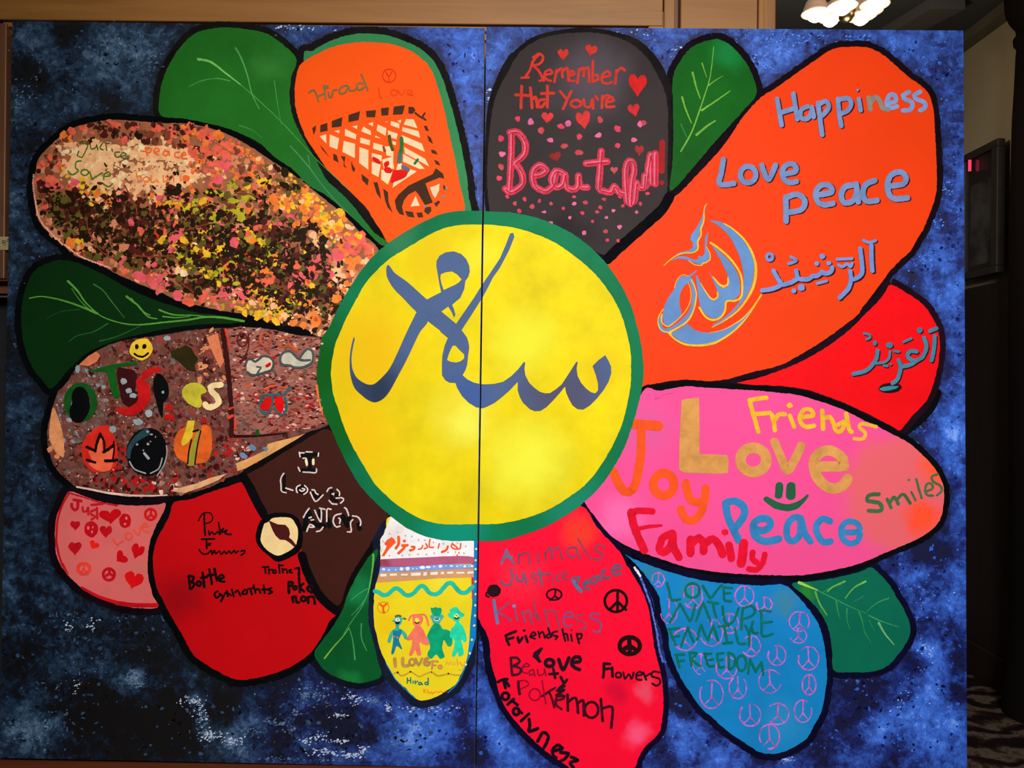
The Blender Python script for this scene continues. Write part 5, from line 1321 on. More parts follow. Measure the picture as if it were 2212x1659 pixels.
for (x, y, rx, ry) in ((385, 945, 25, 22), (475, 960, 14, 16), (590, 955, 12, 12), (690, 940, 32, 30), (795, 935, 36, 36), (885, 935, 12, 12), (950, 935, 10, 10), (1045, 915, 45, 28), (1145, 910, 42, 20), (1245, 900, 16, 12), (1355, 895, 32, 25), (1450, 890, 10, 10), (1540, 890, 28, 16), (1640, 895, 24, 12), (1700, 885, 10, 10), (1770, 895, 25, 20), (1840, 895, 12, 12), (1890, 890, 24, 18)):
    a.disc(780 + x * .12658, 1110 + y * .12658, rx * .12658, ry * .12658, 12, .1)
a.lay('painted_dots', paint((240, 244, 252), (900, 1225), .1), 5, P_, kind='stuff')
for (x, y, rx, ry) in ((382, 1047, 52, 22), (550, 1038, 58, 20), (740, 1038, 58, 18), (935, 1030, 82, 30), (1092, 1025, 30, 32), (1245, 1018, 62, 28), (1390, 1010, 26, 22), (1520, 1005, 52, 18), (1695, 1005, 66, 16), (1868, 1002, 52, 18)):
    patch(P_, 'C24', (255, 238, 222), (900, 1240), ['%d,%d %d,%d %d,%d %d,%d' % (x - rx, y - ry * .8, x + rx, y - ry, x + rx, y + ry * .8, x - rx, y + ry)], None, 'white_dash', 5)
word(P_, 'C24', 74, (44, 190, 160), (900, 1275), '235,1320 300,1335 370,1385 460,1372 530,1305 600,1268 680,1310 740,1372 820,1390 900,1350 980,1262 1040,1225 1100,1265 1160,1340 1250,1375 1340,1340 1420,1245 1490,1185 1560,1190 1620,1265 1700,1340 1790,1345 1850,1290 1905,1245', 'turquoise wavy line', name='wavy_line', rough=.08)
OF = (246, 92, 42)
patch(P_, 'C24', OF, (860, 1180), ['400,500 450,440 520,395 560,420 595,485 540,540 470,610 400,720 345,722 400,630 440,545 405,525'], None, 'painted_letter', 5)
word(P_, 'C24', 48, OF, (870, 1175), '640,395 642,510 595,585 / * 740,462 28,26 / 705,540 790,535 / 760,540 715,600 640,670', None, layer=5)
word(P_, 'C24', 38, OF, (930, 1180), '865,562 912,565 895,610 835,622 / 1480,555 1455,615 1380,650', 'orange word in Persian script', layer=5)
word(P_, 'C24', 26, OF, (950, 1175), '1052,540 1030,590 980,602 / 1105,510 1135,565 1080,595 / 1175,435 1165,560 1235,570 / 1335,510 1318,580 / 1560,500 1540,560 1600,600 1650,590 1600,540 1570,520 / 1620,595 1690,590 1700,505 / * 1610,650 10,14 / * 1670,665 14,14 / * 1642,705 14,16', 'orange thin letters in Persian script', layer=5)
a = Art()
for (x, y) in ((490, 335), (625, 310), (755, 372), (868, 388), (980, 445), (1090, 450), (1235, 490), (1405, 510), (1645, 500), (1785, 555), (485, 710), (705, 708), (825, 700), (970, 690), (1115, 690), (1250, 670), (1485, 655), (1755, 670), (380, 470), (345, 625)):
    a.disc(780 + x * .12658, 1110 + y * .12658, 2.1, 2.3, 8, .2)
a.lay('painted_dots', paint((188, 186, 198), (900, 1170), .1), 4, P_, kind='stuff')
a = Art().poly('C24', '1926,450 1975,440 1990,700 1990,1659 1895,1659 1915,1200 1926,800', smooth=False).poly('C25', '1900,0 1985,0 1978,500 1950,640 1880,880 1800,1050 1760,1150 1820,900 1850,640 1860,400', smooth=False)
a.strokes('C25', 16, '430,1060 540,1250 600,1340 740,1480 870,1600 930,1650').strokes('C25', 22, '1790,1080 1700,1290 1600,1440 1480,1550')
a.lay('blue_edge', paint((10, 128, 196), (1025, 1280), .12), 4, P_, 'bright blue edge strip')
a = Art()
for (x, y) in ((1955, 790), (1955, 945), (1955, 1155), (1955, 1370), (1955, 1560), (1965, 600)):
    a.disc(780 + x * .12658, 1110 + y * .12658, 2.4, 2.6, 9, .2)
for (x, y) in ((1950, 60), (1945, 235), (1930, 405), (1890, 650), (1855, 880), (1790, 1068)):
    a.disc(780 + x * .12658, 1300 + y * .12658, 2.5, 2.7, 9, .2)
a.lay('painted_dots', paint((226, 236, 150), (1025, 1300), .1), 6, P_, kind='stuff')
word(P_, 'C25', 18, (236, 146, 26), (828, 1312), 'o 380,95 98,92', None, name='peace_ring')
word(P_, 'C25', 34, (242, 96, 26), (828, 1312), '310,25 380,92 / 450,20 380,92 390,185', 'orange peace sign', name='peace_sign')
# figures
def fig(label, parts):
    for nm, col, polys, strokes_, ly in parts:
        a = Art()
        for p in polys:
            a.poly('C25', p, smooth=True, step=2.5, rough=.2)
        for w, s in strokes_:
            a.strokes('C25', w, s)
        a.lay(nm, paint(col, (920, 1360), .14, 40), ly, P_, label if nm == 'figure_body' else None)
fig('small teal boy figure', (('figure_body', (62, 178, 156), ['565,330 580,270 640,250 690,280 700,330 670,390 620,400 580,380'], ((60, '620,400 620,470'), (62, '620,470 530,530 480,670'), (62, '640,480 730,540 762,610'), (30, '690,285 740,285'), (22, '570,330 535,325')), 4),
                              ('figure_clothes', (26, 126, 150), ['545,480 600,500 690,465 680,560 645,640 670,720 700,795 690,815 610,755 560,880 515,890 540,720 548,580'], (), 5),
                              ('figure_face', (240, 248, 244), ['585,290 640,270 665,300 655,345 600,350'], (), 5), ('figure_hair', (96, 100, 52), [], ((30, '590,245 635,232 680,245'), (26, '735,280 760,292')), 6), ('figure_mouth', (14, 30, 26), ['580,330 620,345 665,330 650,375 620,385 595,370'], ((10, '625,290 628,320'),), 6),
                              ('figure_buckle', (222, 120, 130), [], ((6, '* 570,595 14,14 / * 620,605 14,22'),), 6)))
fig('small coral girl figure', (('figure_body', (246, 120, 94), ['880,250 960,225 1050,250 1050,340 1010,400 960,415 900,390', '955,385 1040,440 1110,580 1165,700 1130,738 1050,720 1000,690 1010,800 1028,905 960,912 925,820 870,912 818,905 860,760 870,650 800,662 768,640 835,540 900,450'], ((34, '815,310 860,240 960,222 1080,222 1125,290 1150,400'), (20, '890,290 890,380')), 4),
                                ('figure_face', (250, 216, 60), ['915,300 950,270 995,300 985,350 940,365'], (), 5), ('figure_mouth', (34, 46, 14), [], ((20, '922,352 955,366 988,350'),), 6)))
fig('tall dark green figure', (('figure_body', (14, 162, 112), ['1240,380 1340,380 1390,460 1480,480 1540,540 1560,680 1540,750 1480,755 1415,650 1385,780 1410,880 1425,940 1350,972 1285,900 1200,972 1138,930 1140,860 1180,780 1150,680 1125,600 1160,500', '1185,100 1225,105 1270,90 1310,105 1360,98 1378,150 1350,230 1300,235 1220,215'], (), 4),
                               ('figure_head', (72, 176, 160), ['1175,250 1210,220 1290,230 1380,215 1415,260 1370,310 1340,370 1290,385 1235,370 1205,310'], (), 3), ('figure_smile', (214, 244, 236), [], ((26, '1250,300 1290,318 1338,292'), (12, '1258,265 1280,262')), 5), ('figure_mouth', (20, 70, 20), [], ((16, '1262,296 1292,303 1325,292'),), 6)))
fig('mint green figure', (('figure_body', (42, 214, 166), ['1500,140 1540,120 1590,88 1650,95 1690,160 1770,215 1755,245 1700,275 1660,345 1600,335 1530,270 1480,245 1480,210 1525,170', '1625,350 1680,350 1740,420 1790,550 1802,660 1760,690 1712,640 1735,760 1752,890 1670,932 1650,850 1600,935 1548,920 1590,760 1590,650 1515,600 1530,480 1590,400'], ((50, '1650,320 1650,400'),), 4),
                          ('figure_face', (240, 224, 110), ['1590,220 1630,200 1672,225 1665,270 1630,290 1595,270'], (), 5), ('figure_mouth', (30, 26, 14), [], ((22, '1600,272 1630,290 1665,270'), (10, '1610,222 1650,245')), 6)))
word(P_, 'C25', 60, (188, 142, 74), (880, 1432), '575,975 585,1100 / 712,965 718,1085 800,1090', 'tan letters I L', rough=.1)
word(P_, 'C25', 44, (188, 142, 74), (920, 1432), 'o 870,1030 48,54 / 930,970 982,1080 1040,968 / 1090,975 1150,960 1110,1025 1180,1035 1135,1085 1080,1060 1090,980', 'tan letters OVE', rough=.1)
word(P_, 'C25', 34, (206, 142, 74), (950, 1437), '1212,1010 1310,1022 / 1225,1040 1208,1145 / 1212,1085 1270,1082 / o 1350,1112 30,26', 'tan letters Fa', rough=.12)
word(P_, 'C25', 26, (226, 178, 60), (980, 1435), '1450,1070 1470,1020 1500,1070 1530,1020 1560,1070 / 1590,1020 1600,1070 / 1640,970 1652,1080 / 1690,1030 1722,1082 / 1772,1020 1722,1150 1670,1160', 'pale tan letters mily', rough=.15)
word(P_, 'C25', 26, (196, 160, 54), (920, 1455), '560,1225 620,1205 680,1260 760,1240 840,1195 900,1220 990,1275 1080,1240 1200,1200 1300,1260 1400,1250 1500,1230 1600,1250 1680,1250', 'brown wavy line', name='wavy_line', rough=.15)
Art().disc(859, 1452.5, 2.3).disc(886.4, 1451, 1.9).disc(968.6, 1455, 1.9).disc(932, 1451.5, 1.5).lay('painted_dots', paint((60, 10, 10), (900, 1450)), 6, P_, kind='stuff')
word(P_, 'C25', 22, (24, 122, 112), (900, 1472), '790,1300 788,1390 / 845,1295 846,1385 / 788,1345 846,1342 / 888,1352 890,1390 / 920,1350 930,1398 / 925,1372 968,1356 / o 1005,1395 24,20 / 1030,1385 1048,1412 / o 1115,1392 26,22 / 1145,1300 1146,1415', 'teal signature word', rough=.12)
word(P_, 'C25', 16, (240, 132, 30), (940, 1492), '1068,1490 1070,1550 / 1110,1490 1075,1520 1110,1550 / 1140,1500 1145,1560 1170,1540 1180,1560 / 1200,1530 1220,1575 1245,1535 / 1260,1550 1300,1530 1320,1550 1360,1522 1400,1545 1460,1510', 'small orange scrawled word', rough=.2)

# ---- brown petal
P_ = brown
KB, WH = (16, 10, 8), (226, 204, 196)
word(P_, 'C29', 54, KB, (670, 1000), '940,385 1150,380 / 1040,400 1040,570 / 930,590 1100,590', None, name='letter_backing', rough=.1)
word(P_, 'C29', 18, WH, (670, 1000), '900,350 912,410 / 900,360 965,358 / 990,345 1070,347 / 1155,360 1150,402 / 950,430 985,430 1005,480 1000,530 / 885,550 910,602 / 950,612 1050,618 1120,620 1128,570', 'white outlined letter I', layer=5, rough=.2)
word(P_, 'C29', 34, (240, 220, 180), (670, 1000), '990,460 1000,510 / 1086,450 1086,505', None, layer=6, name='cream_fleck')
word(P_, 'C29', 40, KB, (660, 1060), '705,660 700,850 / o 935,840 50,44 / 1080,890 1130,950 1180,920 / 1330,860 1330,960 1400,1000 / 1360,900 1420,930', None, name='letter_backing', rough=.1)
word(P_, 'C29', 19, WH, (660, 1060), '695,630 655,700 658,790 665,865 725,887 / 720,825 815,855 / 912,785 865,815 862,860 875,885 / 970,792 1010,835 1000,880 960,907 / 905,850 940,868 975,842 940,830 / 1068,848 1105,855 1120,895 1150,910 / 1048,880 1080,955 1125,1002 1215,915 / 1268,872 1290,832 1332,820 / 1400,842 1435,880 1432,925 / 1335,905 1360,895 1355,915 / 1390,960 1470,955 1488,985 1448,1025 / 1295,990 1335,1032 1400,1040', 'white outlined word Love', layer=5, rough=.2)
word(P_, 'C29', 66, KB, (710, 1120), '1000,1190 965,1370 / 1030,1150 1100,1300 1230,1330 / 1180,1130 1200,1330 / 1280,1240 1300,1330 / 1480,1200 1540,1320 / 1690,1310 1700,1360 / 1560,1230', None, name='letter_backing', rough=.15)
word(P_, 'C29', 20, WH, (710, 1120), '955,1215 990,1150 1030,1095 / 1030,1222 1060,1210 / 1055,1250 1090,1246 / 1000,1400 1040,1310 1100,1340 1040,1345 / 1105,1120 1140,1200 1178,1272 / 1190,1272 1195,1180 1190,1100 / 1170,1092 1240,1108 / 1265,1268 1268,1110 1320,1108 / 1455,1165 1375,1190 1350,1260 1370,1320 1400,1342 1440,1330 / 1425,1225 1445,1240 1435,1292 / 1500,1085 1530,1110 1555,1190 / 1608,1195 1675,1208 1715,1265 1710,1320 / 1610,1245 1580,1290 1590,1400 1540,1406 / 1130,1402 1180,1390 1215,1345', 'white outlined last word', layer=5, rough=.2)
# cream disc over both petals
a = Art().poly('C30', '1260,330 1350,275 1450,262 1560,268 1650,305 1700,370 1730,460 1735,600 1700,720 1600,790 1440,850 1320,770 1220,680 1175,590 1180,500 1210,400', rough=.4)
a.lay('petal_outline', BLACK, 3, red_a)
patch(red_a, 'C30', (240, 204, 140), (600, 1150), ['1370,330 1430,320 1500,316 1600,330 1650,400 1680,470 1670,600 1640,670 1540,740 1440,775 1370,750 1290,690 1235,600 1245,500 1280,390 1320,375'], 'cream disc with a brown blot', 'cream_disc', 5, smooth=True)
patch(red_a, 'C30', (74, 26, 24), (600, 1150), ['1325,350 1380,375 1440,400 1530,410 1570,450 1582,510 1570,560 1610,590 1655,650 1640,680 1580,620 1530,590 1460,587 1410,540 1380,480 1360,430'], None, 'brown_blot', 6, smooth=False, rough=.6)

# ---- red petal, black handwriting
P_ = red_a
KR = (22, 4, 6)
for w, s, l in ((24, '560,285 562,410 570,530 / 530,580 680,575 / 585,600 590,690', None), (15, '490,360 515,310 550,270 620,262 660,310 640,370 580,392 / 590,632 640,630 600,652 632,652', 'black letter P with a dash under it'),
                (20, '612,480 622,530 650,490 680,522 720,490 740,520 / 730,380 742,450 750,520 / 752,482 790,450 770,500 830,470 810,512 882,522', 'black handwritten first word'),
                (20, '500,705 540,752 600,752 640,712 655,760 680,712 700,752 738,720 762,760 800,722 822,752 858,720 882,750 918,712 932,742 968,720 / 1000,722 1040,712 1040,742 1000,770', 'black handwritten second word'),
                (30, '375,1020 382,1100 390,1170 / 375,1015 430,1030 415,1085 / 400,1090 440,1112 415,1165 390,1172 / o 495,1110 26,26 / 540,980 560,1150 / 520,1042 590,1032 / 620,940 650,1112 / 600,1012 672,1002 / 680,930 712,1072 / 735,1055 792,1035 770,1005 732,1030 745,1078 802,1085', 'black handwritten word Battle'),
                (25, '722,1200 682,1230 702,1278 742,1258 740,1232 / 752,1232 782,1270 / 812,1220 760,1322 / 830,1200 842,1262 / 840,1222 882,1250 / 890,1180 912,1262 / 930,1215 960,1192 990,1252 / 1045,1182 1012,1228 1062,1232 1070,1182 / 1110,1170 1130,1242 / 1090,1172 1142,1162 / 1150,1130 1172,1222 / 1172,1185 1200,1172 / 1215,1180 1232,1222 / 1270,1130 1282,1222 / 1250,1182 1312,1180 / 1362,1162 1322,1182 1372,1210 1332,1230', 'black handwritten word below Battle'),
                (22, '1255,912 1330,910 / 1285,910 1292,982 / 1330,935 1335,990 / 1335,950 1370,940 / o 1398,966 20,18 / 1450,880 1460,980 / 1450,892 1500,892 / 1492,930 1500,980 / 1500,945 1540,940 1552,982 / 1570,955 1602,942 1580,975 1612,980 / 1640,932 1682,922', 'black handwritten word under the cream disc'),
                (32, '1570,1090 1572,1220 / 1572,1090 1620,1102 1575,1150 / o 1642,1160 20,20 / 1690,920 1695,1060 1702,1210 / 1742,1110 1702,1160 1752,1202 / 1790,1160 1850,1152 1822,1130 1792,1178 1842,1218 / 1612,1270 1622,1330 / 1618,1275 1652,1265 1662,1330 1692,1332 / o 1745,1292 28,28 / 1800,1270 1802,1340 / 1802,1272 1862,1270 1880,1350', 'black handwritten word in two lines')):
    word(P_, 'C30', w, KR, (500, 1220), s, l, rough=.22)

# ---- pale pink petal
P_ = pale_pink
HR = (176, 14, 24)
for (x, y, w, h, r, c) in ((535, 695, 160, 165, 0, HR), (1025, 790, 205, 210, 0, HR), (530, 1055, 215, 225, 0, HR), (835, 1010, 165, 140, .5, (216, 30, 18)), (1530, 1100, 215, 250, .35, (186, 6, 18)), (1270, 1210, 230, 185, .9, (186, 10, 20)), (1470, 1560, 320, 290, .25, (204, 14, 20)), (1090, 545, 360, 240, -.1, (182, 12, 20))):
    Art().heart('C31', x, y, w, h, r).lay('painted_heart', paint(c, (230, 1180), .12, 30), 4, P_)
Art().disc(90 + 790 * .1356, 1040 + 760 * .1356, 15, 17.5, 20, .04).disc(90 + 1330 * .1356, 1040 + 625 * .1356, 13, 15.5, 20, .05).lay('painted_spot', paint(HR, (230, 1140), .1), 4, P_)
Art().disc(190.5, 1140.5, 2.6, 4.5).disc(200.5, 1139, 1.6, 2.6).disc(198.7, 1149, 2, 3.6).disc(273, 1119.5, 2.6, 3.6).disc(270, 1132, 2.8, 2.6).lay('pale_fleck', paint((214, 100, 96), (230, 1140)), 5, P_)
word(P_, 'C31', 40, (192, 22, 26), (325, 1110), 'o 1735,525 86,86 / 1745,440 1740,530 / 1740,530 1680,580 / 1740,530 1800,580', 'red peace ring', name='peace_sign')
word(P_, 'C31', 46, (176, 16, 26), (235, 1240), 'o 1070,1480 90,92 / 1078,1400 1080,1465 / 1080,1465 1030,1500 / 1080,1465 1130,1500', 'dark red peace ring', name='peace_sign')
word(P_, 'C31', 26, (216, 56, 42), (180, 1228), 'o 670,1390 110,98 / o 670,1390 80,70 / 680,1300 670,1390 610,1450 / 670,1390 730,1460', 'faint orange peace ring', name='peace_sign', rough=.5)
word(P_, 'C31', 46, (176, 18, 28), (170, 1090), '512,290 630,312 / 575,310 570,430 520,450 480,400 478,360', 'dark red letter J', rough=.15)
word(P_, 'C31', 36, (180, 22, 30), (200, 1105), '652,410 662,478 715,470 740,415 742,525 / 850,450 785,480 790,525 855,560 795,602 / 878,420 885,590 / 790,372 980,352', 'dark red letters after the J', rough=.2)
word(P_, 'C31', 32, (214, 72, 56), (290, 1160), '1140,912 1170,970 1205,1012 1250,980 1300,948 / o 1388,872 52,56 / 1470,780 1545,845 1582,722 / 1620,722 1692,712 1655,662 1612,710 1625,780 1700,805', 'faint orange word Love', rough=.3)
Art().strokes('C31', 34, '440,180 350,330 290,480 250,640 240,800 235,950 270,1150 330,1340').strokes('C32', 50, '330,510 420,660', w1=20).strokes('C32', 40, '640,880 900,1020 1200,1120', w1=60).strokes('C32', 70, '1200,1125 1500,1160 1830,1160').strokes('C31', 24, '440,185 700,260 950,340 1200,385', rough=.5).lay('red_rim', paint((178, 16, 24), (200, 1250), .2), 3, P_)
# ================================================================== COLLAGE OF DABS ON THE SPECKLED PETAL
DABC = dict(K=(40, 28, 16), D=(78, 34, 28), B=(120, 62, 42), P=(250, 186, 130), R=(232, 96, 72), O=(240, 122, 50), Y=(236, 176, 40), G=(176, 164, 40), M=(228, 90, 96), E=(206, 128, 90), V=(96, 84, 36), C=(246, 214, 160), T=(214, 52, 30))
DKEY = list(DABC)


def zmat(key, cx, cy):
    return paint(DABC[key], (cx, cy), .18, 40, rough=.5)


def inside(p, poly):
    c, n = False, len(poly)
    for i in range(n):
        a, b = poly[i], poly[i - 1]
        if (a[1] > p[1]) != (b[1] > p[1]) and p[0] < (b[0] - a[0]) * (p[1] - a[1]) / (b[1] - a[1]) + a[0]:
            c = not c
    return c


# zones: x, y, rx, ry, palette
ZONES = ((265, 348, 140, 52, 'PPPPPCPPEOPE'), (160, 380, 50, 40, 'PPYPEP'), (205, 425, 34, 24, 'YPOYE'), (300, 405, 90, 34, 'PPPEEYP'), (180, 292, 40, 22, 'BDEBKR'), (245, 285, 50, 20, 'DKDDBR'), (330, 288, 60, 20, 'DDBKR'), (290, 272, 110, 9, 'DKDRBR'),
         (430, 300, 80, 30, 'RORRDOB'), (470, 330, 70, 34, 'RMRORDP'), (520, 340, 60, 34, 'EROBEP'), (110, 345, 30, 40, 'DBRDEB'), (100, 385, 30, 30, 'DDKMRD'), (150, 405, 34, 26, 'DKMRDB'), (120, 445, 50, 40, 'VKVKVKB'), (170, 480, 60, 50, 'KVKVKDV'), (100, 500, 30, 30, 'EBEPED'), (90, 450, 12, 50, 'ERBEP'),
         (165, 530, 34, 16, 'OYOPT'), (230, 460, 40, 40, 'EPDKDEB'), (280, 450, 60, 50, 'DDKBDBM'), (330, 470, 50, 40, 'KDVBKRM'), (380, 440, 50, 40, 'PEYODKM'), (360, 390, 30, 20, 'KDVKB'), (420, 460, 60, 40, 'KVKGDB'), (230, 520, 60, 34, 'KVBKEDV'), (300, 560, 80, 34, 'KDVBEKM'), (290, 600, 60, 22, 'MEMRPM'),
         (345, 500, 40, 30, 'MRMDKBY'), (400, 520, 50, 50, 'GYGYKVKC'), (450, 560, 60, 50, 'GYKVYKOG'), (430, 620, 60, 26, 'KVKDEM'), (430, 650, 60, 20, 'RMRMPE'), (510, 440, 60, 40, 'GKVGDBE'), (500, 500, 50, 40, 'RMGYKVE'), (560, 440, 60, 40, 'BKROEKB'), (600, 400, 70, 40, 'OYKVBEP'), (650, 430, 60, 26, 'YOYOPY'),
         (700, 470, 50, 26, 'YOYOPG'), (600, 480, 60, 44, 'KDVKBM'), (640, 520, 60, 40, 'MKKVKBE'), (680, 520, 40, 30, 'OEKPOY'), (740, 500, 50, 30, 'OYOPRY'), (770, 530, 50, 40, 'RORMRO'), (790, 560, 30, 40, 'ORPRPO'), (560, 540, 50, 40, 'GYKVKYO'), (530, 590, 60, 40, 'RYGKOMK'), (600, 600, 60, 50, 'KVKBKVD'), (660, 590, 60, 50, 'KVMKKDR'),
         (700, 640, 40, 50, 'KVKVKDB'), (740, 600, 40, 50, 'OPEOPR'), (620, 650, 50, 40, 'KVKYOBD'), (560, 660, 60, 30, 'YYGOPY'), (500, 640, 40, 20, 'MEMDPM'), (660, 690, 50, 26, 'OPOEOP'), (700, 700, 20, 20, 'PEPKP'), (690, 660, 20, 30, 'KVPOE'))
SPK = cat(pts('P', '74,400 78,377 82,354 92,335 113,313 140,290 170,274 215,264 259,261 338,267 397,269 440,275 493,293 550,325 591,353 626,375 664,403 702,434 740,464 778,505 816,545 768,620 703,722 653,706 592,693 541,679 474,668 393,649 355,633 305,613 254,590 216,570 163,550 134,523 98,493 83,467 75,425'), True, 14)
from mathutils import noise as mnoise
random.seed(21)
dabs = Art()
dmats = [zmat(k, 470, 500) for k in DKEY]


def dab(x, y, r, key):
    if not inside((x, y), SPK):
        return
    dabs.m = DKEY.index(key)
    n = random.choice((5, 6, 6, 7, 8))
    a0 = random.uniform(0, 6.28)
    ang = random.uniform(0, 3.14)
    el = random.uniform(.45, 1.0)
    p = []
    for k in range(n):
        a = a0 + 6.283 * k / n
        rr = r * random.uniform(.65, 1.25)
        u, v = rr * math.cos(a), rr * math.sin(a) * el
        p.append((x + u * math.cos(ang) - v * math.sin(ang), y + u * math.sin(ang) + v * math.cos(ang)))
    dabs.up()
    dabs.add(p)


for k in range(2600):
    u, v = random.gauss(0, 1), random.gauss(0, 1)
    x, y = (540 + u * 110 + v * -12, 560 + u * 42 + v * 44) if k % 3 else (240 + u * 70, 480 + u * 22 + v * 34)
    if y < 395 and x < 460:
        continue
    dab(x, y, random.uniform(3, 9), random.choice('KKKKVDD'))
for k in range(3900):
    x, y = random.uniform(66, 824), random.uniform(256, 726)
    if not inside((x, y), SPK):
        continue
    best, bd = None, 1e9
    for z in ZONES:
        d = math.hypot((x - z[0]) / z[2], (y - z[1]) / z[3]) + random.uniform(0, .55)
        if d < bd:
            bd, best = d, z
    # dabs come in small clusters of one colour
    nv = mnoise.noise(Vector((x / 17.0, y / 14.0, 3.1))) * 0.9 + 0.5 + random.uniform(-.16, .16)
    key = best[4][min(len(best[4]) - 1, max(0, int(nv * len(best[4]))))]
    r = random.uniform(3, 7.5) if random.random() < .75 else random.uniform(7, 11)
    if best in (ZONES[0], ZONES[3]):
        key = random.choice('PPPPPPPPPPCE')
    dab(x, y, r, key)
    if random.random() < .35:
        for q in range(random.randint(1, 3)):
            dab(x + random.uniform(-9, 9), y + random.uniform(-7, 7), r * random.uniform(.5, .9), key)
tp = Art()
dabs.m = DKEY.index('P')
for q in ('150,350 165,320 215,310 262,318 268,345 240,352 225,372 245,392 205,405 160,385 140,372', '290,318 350,316 410,322 424,345 400,352 350,345 300,348', '286,372 340,368 405,372 425,385 400,402 330,400 290,396'):
    dabs.fill(jit(cat(pts('P', q), True, 5), 2.0))
# the larger dabs one can pick out
for (x, y, r, kk) in ((235, 265, 9, 'R'), (250, 268, 8, 'R'), (137, 292, 12, 'O'), (150, 300, 10, 'O'), (92, 354, 8, 'R'), (83, 389, 9, 'R'), (108, 391, 15, 'R'), (164, 397, 11, 'M'), (173, 425, 10, 'M'), (264, 418, 13, 'M'), (256, 428, 9, 'M'), (205, 405, 13, 'Y'), (225, 412, 12, 'Y'), (240, 430, 10, 'O'), (206, 430, 15, 'P'), (214, 436, 12, 'P'), (235, 438, 10, 'O'),
                      (370, 415, 13, 'K'), (382, 412, 12, 'K'), (372, 406, 10, 'D'), (390, 440, 14, 'Y'), (400, 450, 11, 'G'), (343, 440, 8, 'O'), (330, 422, 9, 'O'), (350, 458, 8, 'R'), (380, 490, 11, 'M'), (391, 497, 7, 'R'), (345, 505, 13, 'T'), (352, 500, 12, 'R'), (374, 515, 14, 'M'), (388, 510, 10, 'M'), (370, 538, 10, 'M'), (325, 520, 16, 'Y'), (322, 512, 13, 'G'), (330, 530, 12, 'Y'), (317, 553, 8, 'M'), (318, 572, 7, 'M'),
                      (515, 440, 12, 'G'), (530, 447, 12, 'G'), (520, 460, 12, 'G'), (505, 455, 9, 'G'), (538, 450, 10, 'O'), (520, 470, 10, 'G'), (457, 474, 10, 'G'), (460, 470, 8, 'G'), (580, 487, 14, 'Y'), (598, 492, 12, 'G'), (570, 492, 10, 'O'), (625, 472, 13, 'M'), (640, 484, 12, 'O'), (636, 472, 9, 'M'), (564, 520, 14, 'Y'), (540, 512, 15, 'G'), (545, 520, 11, 'O'), (535, 505, 10, 'R'), (505, 520, 14, 'M'), (512, 512, 9, 'R'),
                      (460, 528, 16, 'Y'), (476, 535, 14, 'Y'), (490, 545, 12, 'G'), (435, 543, 12, 'Y'), (400, 560, 16, 'G'), (412, 570, 15, 'G'), (390, 548, 12, 'G'), (388, 585, 12, 'P'), (395, 590, 10, 'C'), (450, 590, 13, 'Y'), (465, 592, 10, 'G'), (455, 560, 16, 'K'), (460, 570, 13, 'K'), (486, 560, 8, 'O'), (490, 588, 9, 'T'), (535, 550, 8, 'T'), (588, 545, 13, 'G'), (578, 558, 12, 'G'), (600, 570, 14, 'Y'), (612, 572, 8, 'O'), (575, 590, 16, 'O'), (585, 600, 16, 'R'), (570, 610, 14, 'R'), (552, 598, 10, 'Y'), (550, 606, 9, 'G'),
                      (690, 580, 12, 'M'), (705, 590, 13, 'M'), (715, 598, 10, 'M'), (666, 588, 10, 'M'), (645, 600, 12, 'M'), (683, 560, 12, 'M'), (665, 612, 9, 'O'), (675, 618, 8, 'Y'), (516, 630, 12, 'M'), (525, 640, 9, 'M'), (575, 650, 12, 'T'), (588, 640, 11, 'O'), (600, 640, 12, 'Y'), (560, 680, 15, 'Y'), (580, 690, 12, 'Y'), (620, 675, 11, 'G'), (602, 670, 12, 'Y'), (655, 640, 12, 'Y'), (670, 645, 10, 'O'), (675, 680, 12, 'O'), (680, 695, 12, 'O'), (728, 645, 12, 'O'), (715, 660, 11, 'O'), (730, 630, 9, 'R'),
                      (700, 478, 12, 'Y'), (720, 490, 14, 'Y'), (735, 485, 12, 'Y'), (690, 455, 12, 'Y'), (700, 462, 10, 'G'), (665, 425, 11, 'Y'), (640, 410, 10, 'G'), (575, 400, 12, 'O'), (566, 392, 10, 'Y'), (590, 430, 13, 'O'), (600, 445, 12, 'O'), (655, 450, 14, 'O'), (670, 460, 10, 'R'), (765, 520, 15, 'R'), (780, 510, 14, 'R'), (795, 540, 16, 'R'), (775, 560, 14, 'O'), (750, 545, 14, 'R'), (730, 555, 14, 'M'), (800, 560, 12, 'R'), (760, 580, 12, 'O'),
                      (470, 325, 15, 'R'), (490, 335, 13, 'R'), (500, 320, 14, 'R'), (455, 295, 14, 'R'), (430, 285, 14, 'R'), (400, 280, 13, 'R'), (370, 278, 12, 'R'), (345, 277, 12, 'R'), (335, 280, 9, 'R'), (445, 310, 10, 'O'), (485, 360, 13, 'M'), (470, 355, 12, 'R'), (470, 390, 12, 'M'), (465, 400, 14, 'R'), (480, 430, 9, 'O'), (452, 432, 14, 'R'), (440, 436, 11, 'Y'), (526, 383, 12, 'R'), (540, 376, 9, 'R'), (405, 655, 14, 'R'), (440, 640, 13, 'R'), (460, 645, 12, 'R'), (385, 640, 12, 'M'), (330, 615, 13, 'M'), (310, 600, 13, 'M'), (295, 592, 12, 'M'), (345, 625, 11, 'M'), (270, 580, 12, 'E')):
    for q in range(3):
        dab(x + random.uniform(-3, 3), y + random.uniform(-3, 3), r * random.uniform(.75, 1.0), kk)
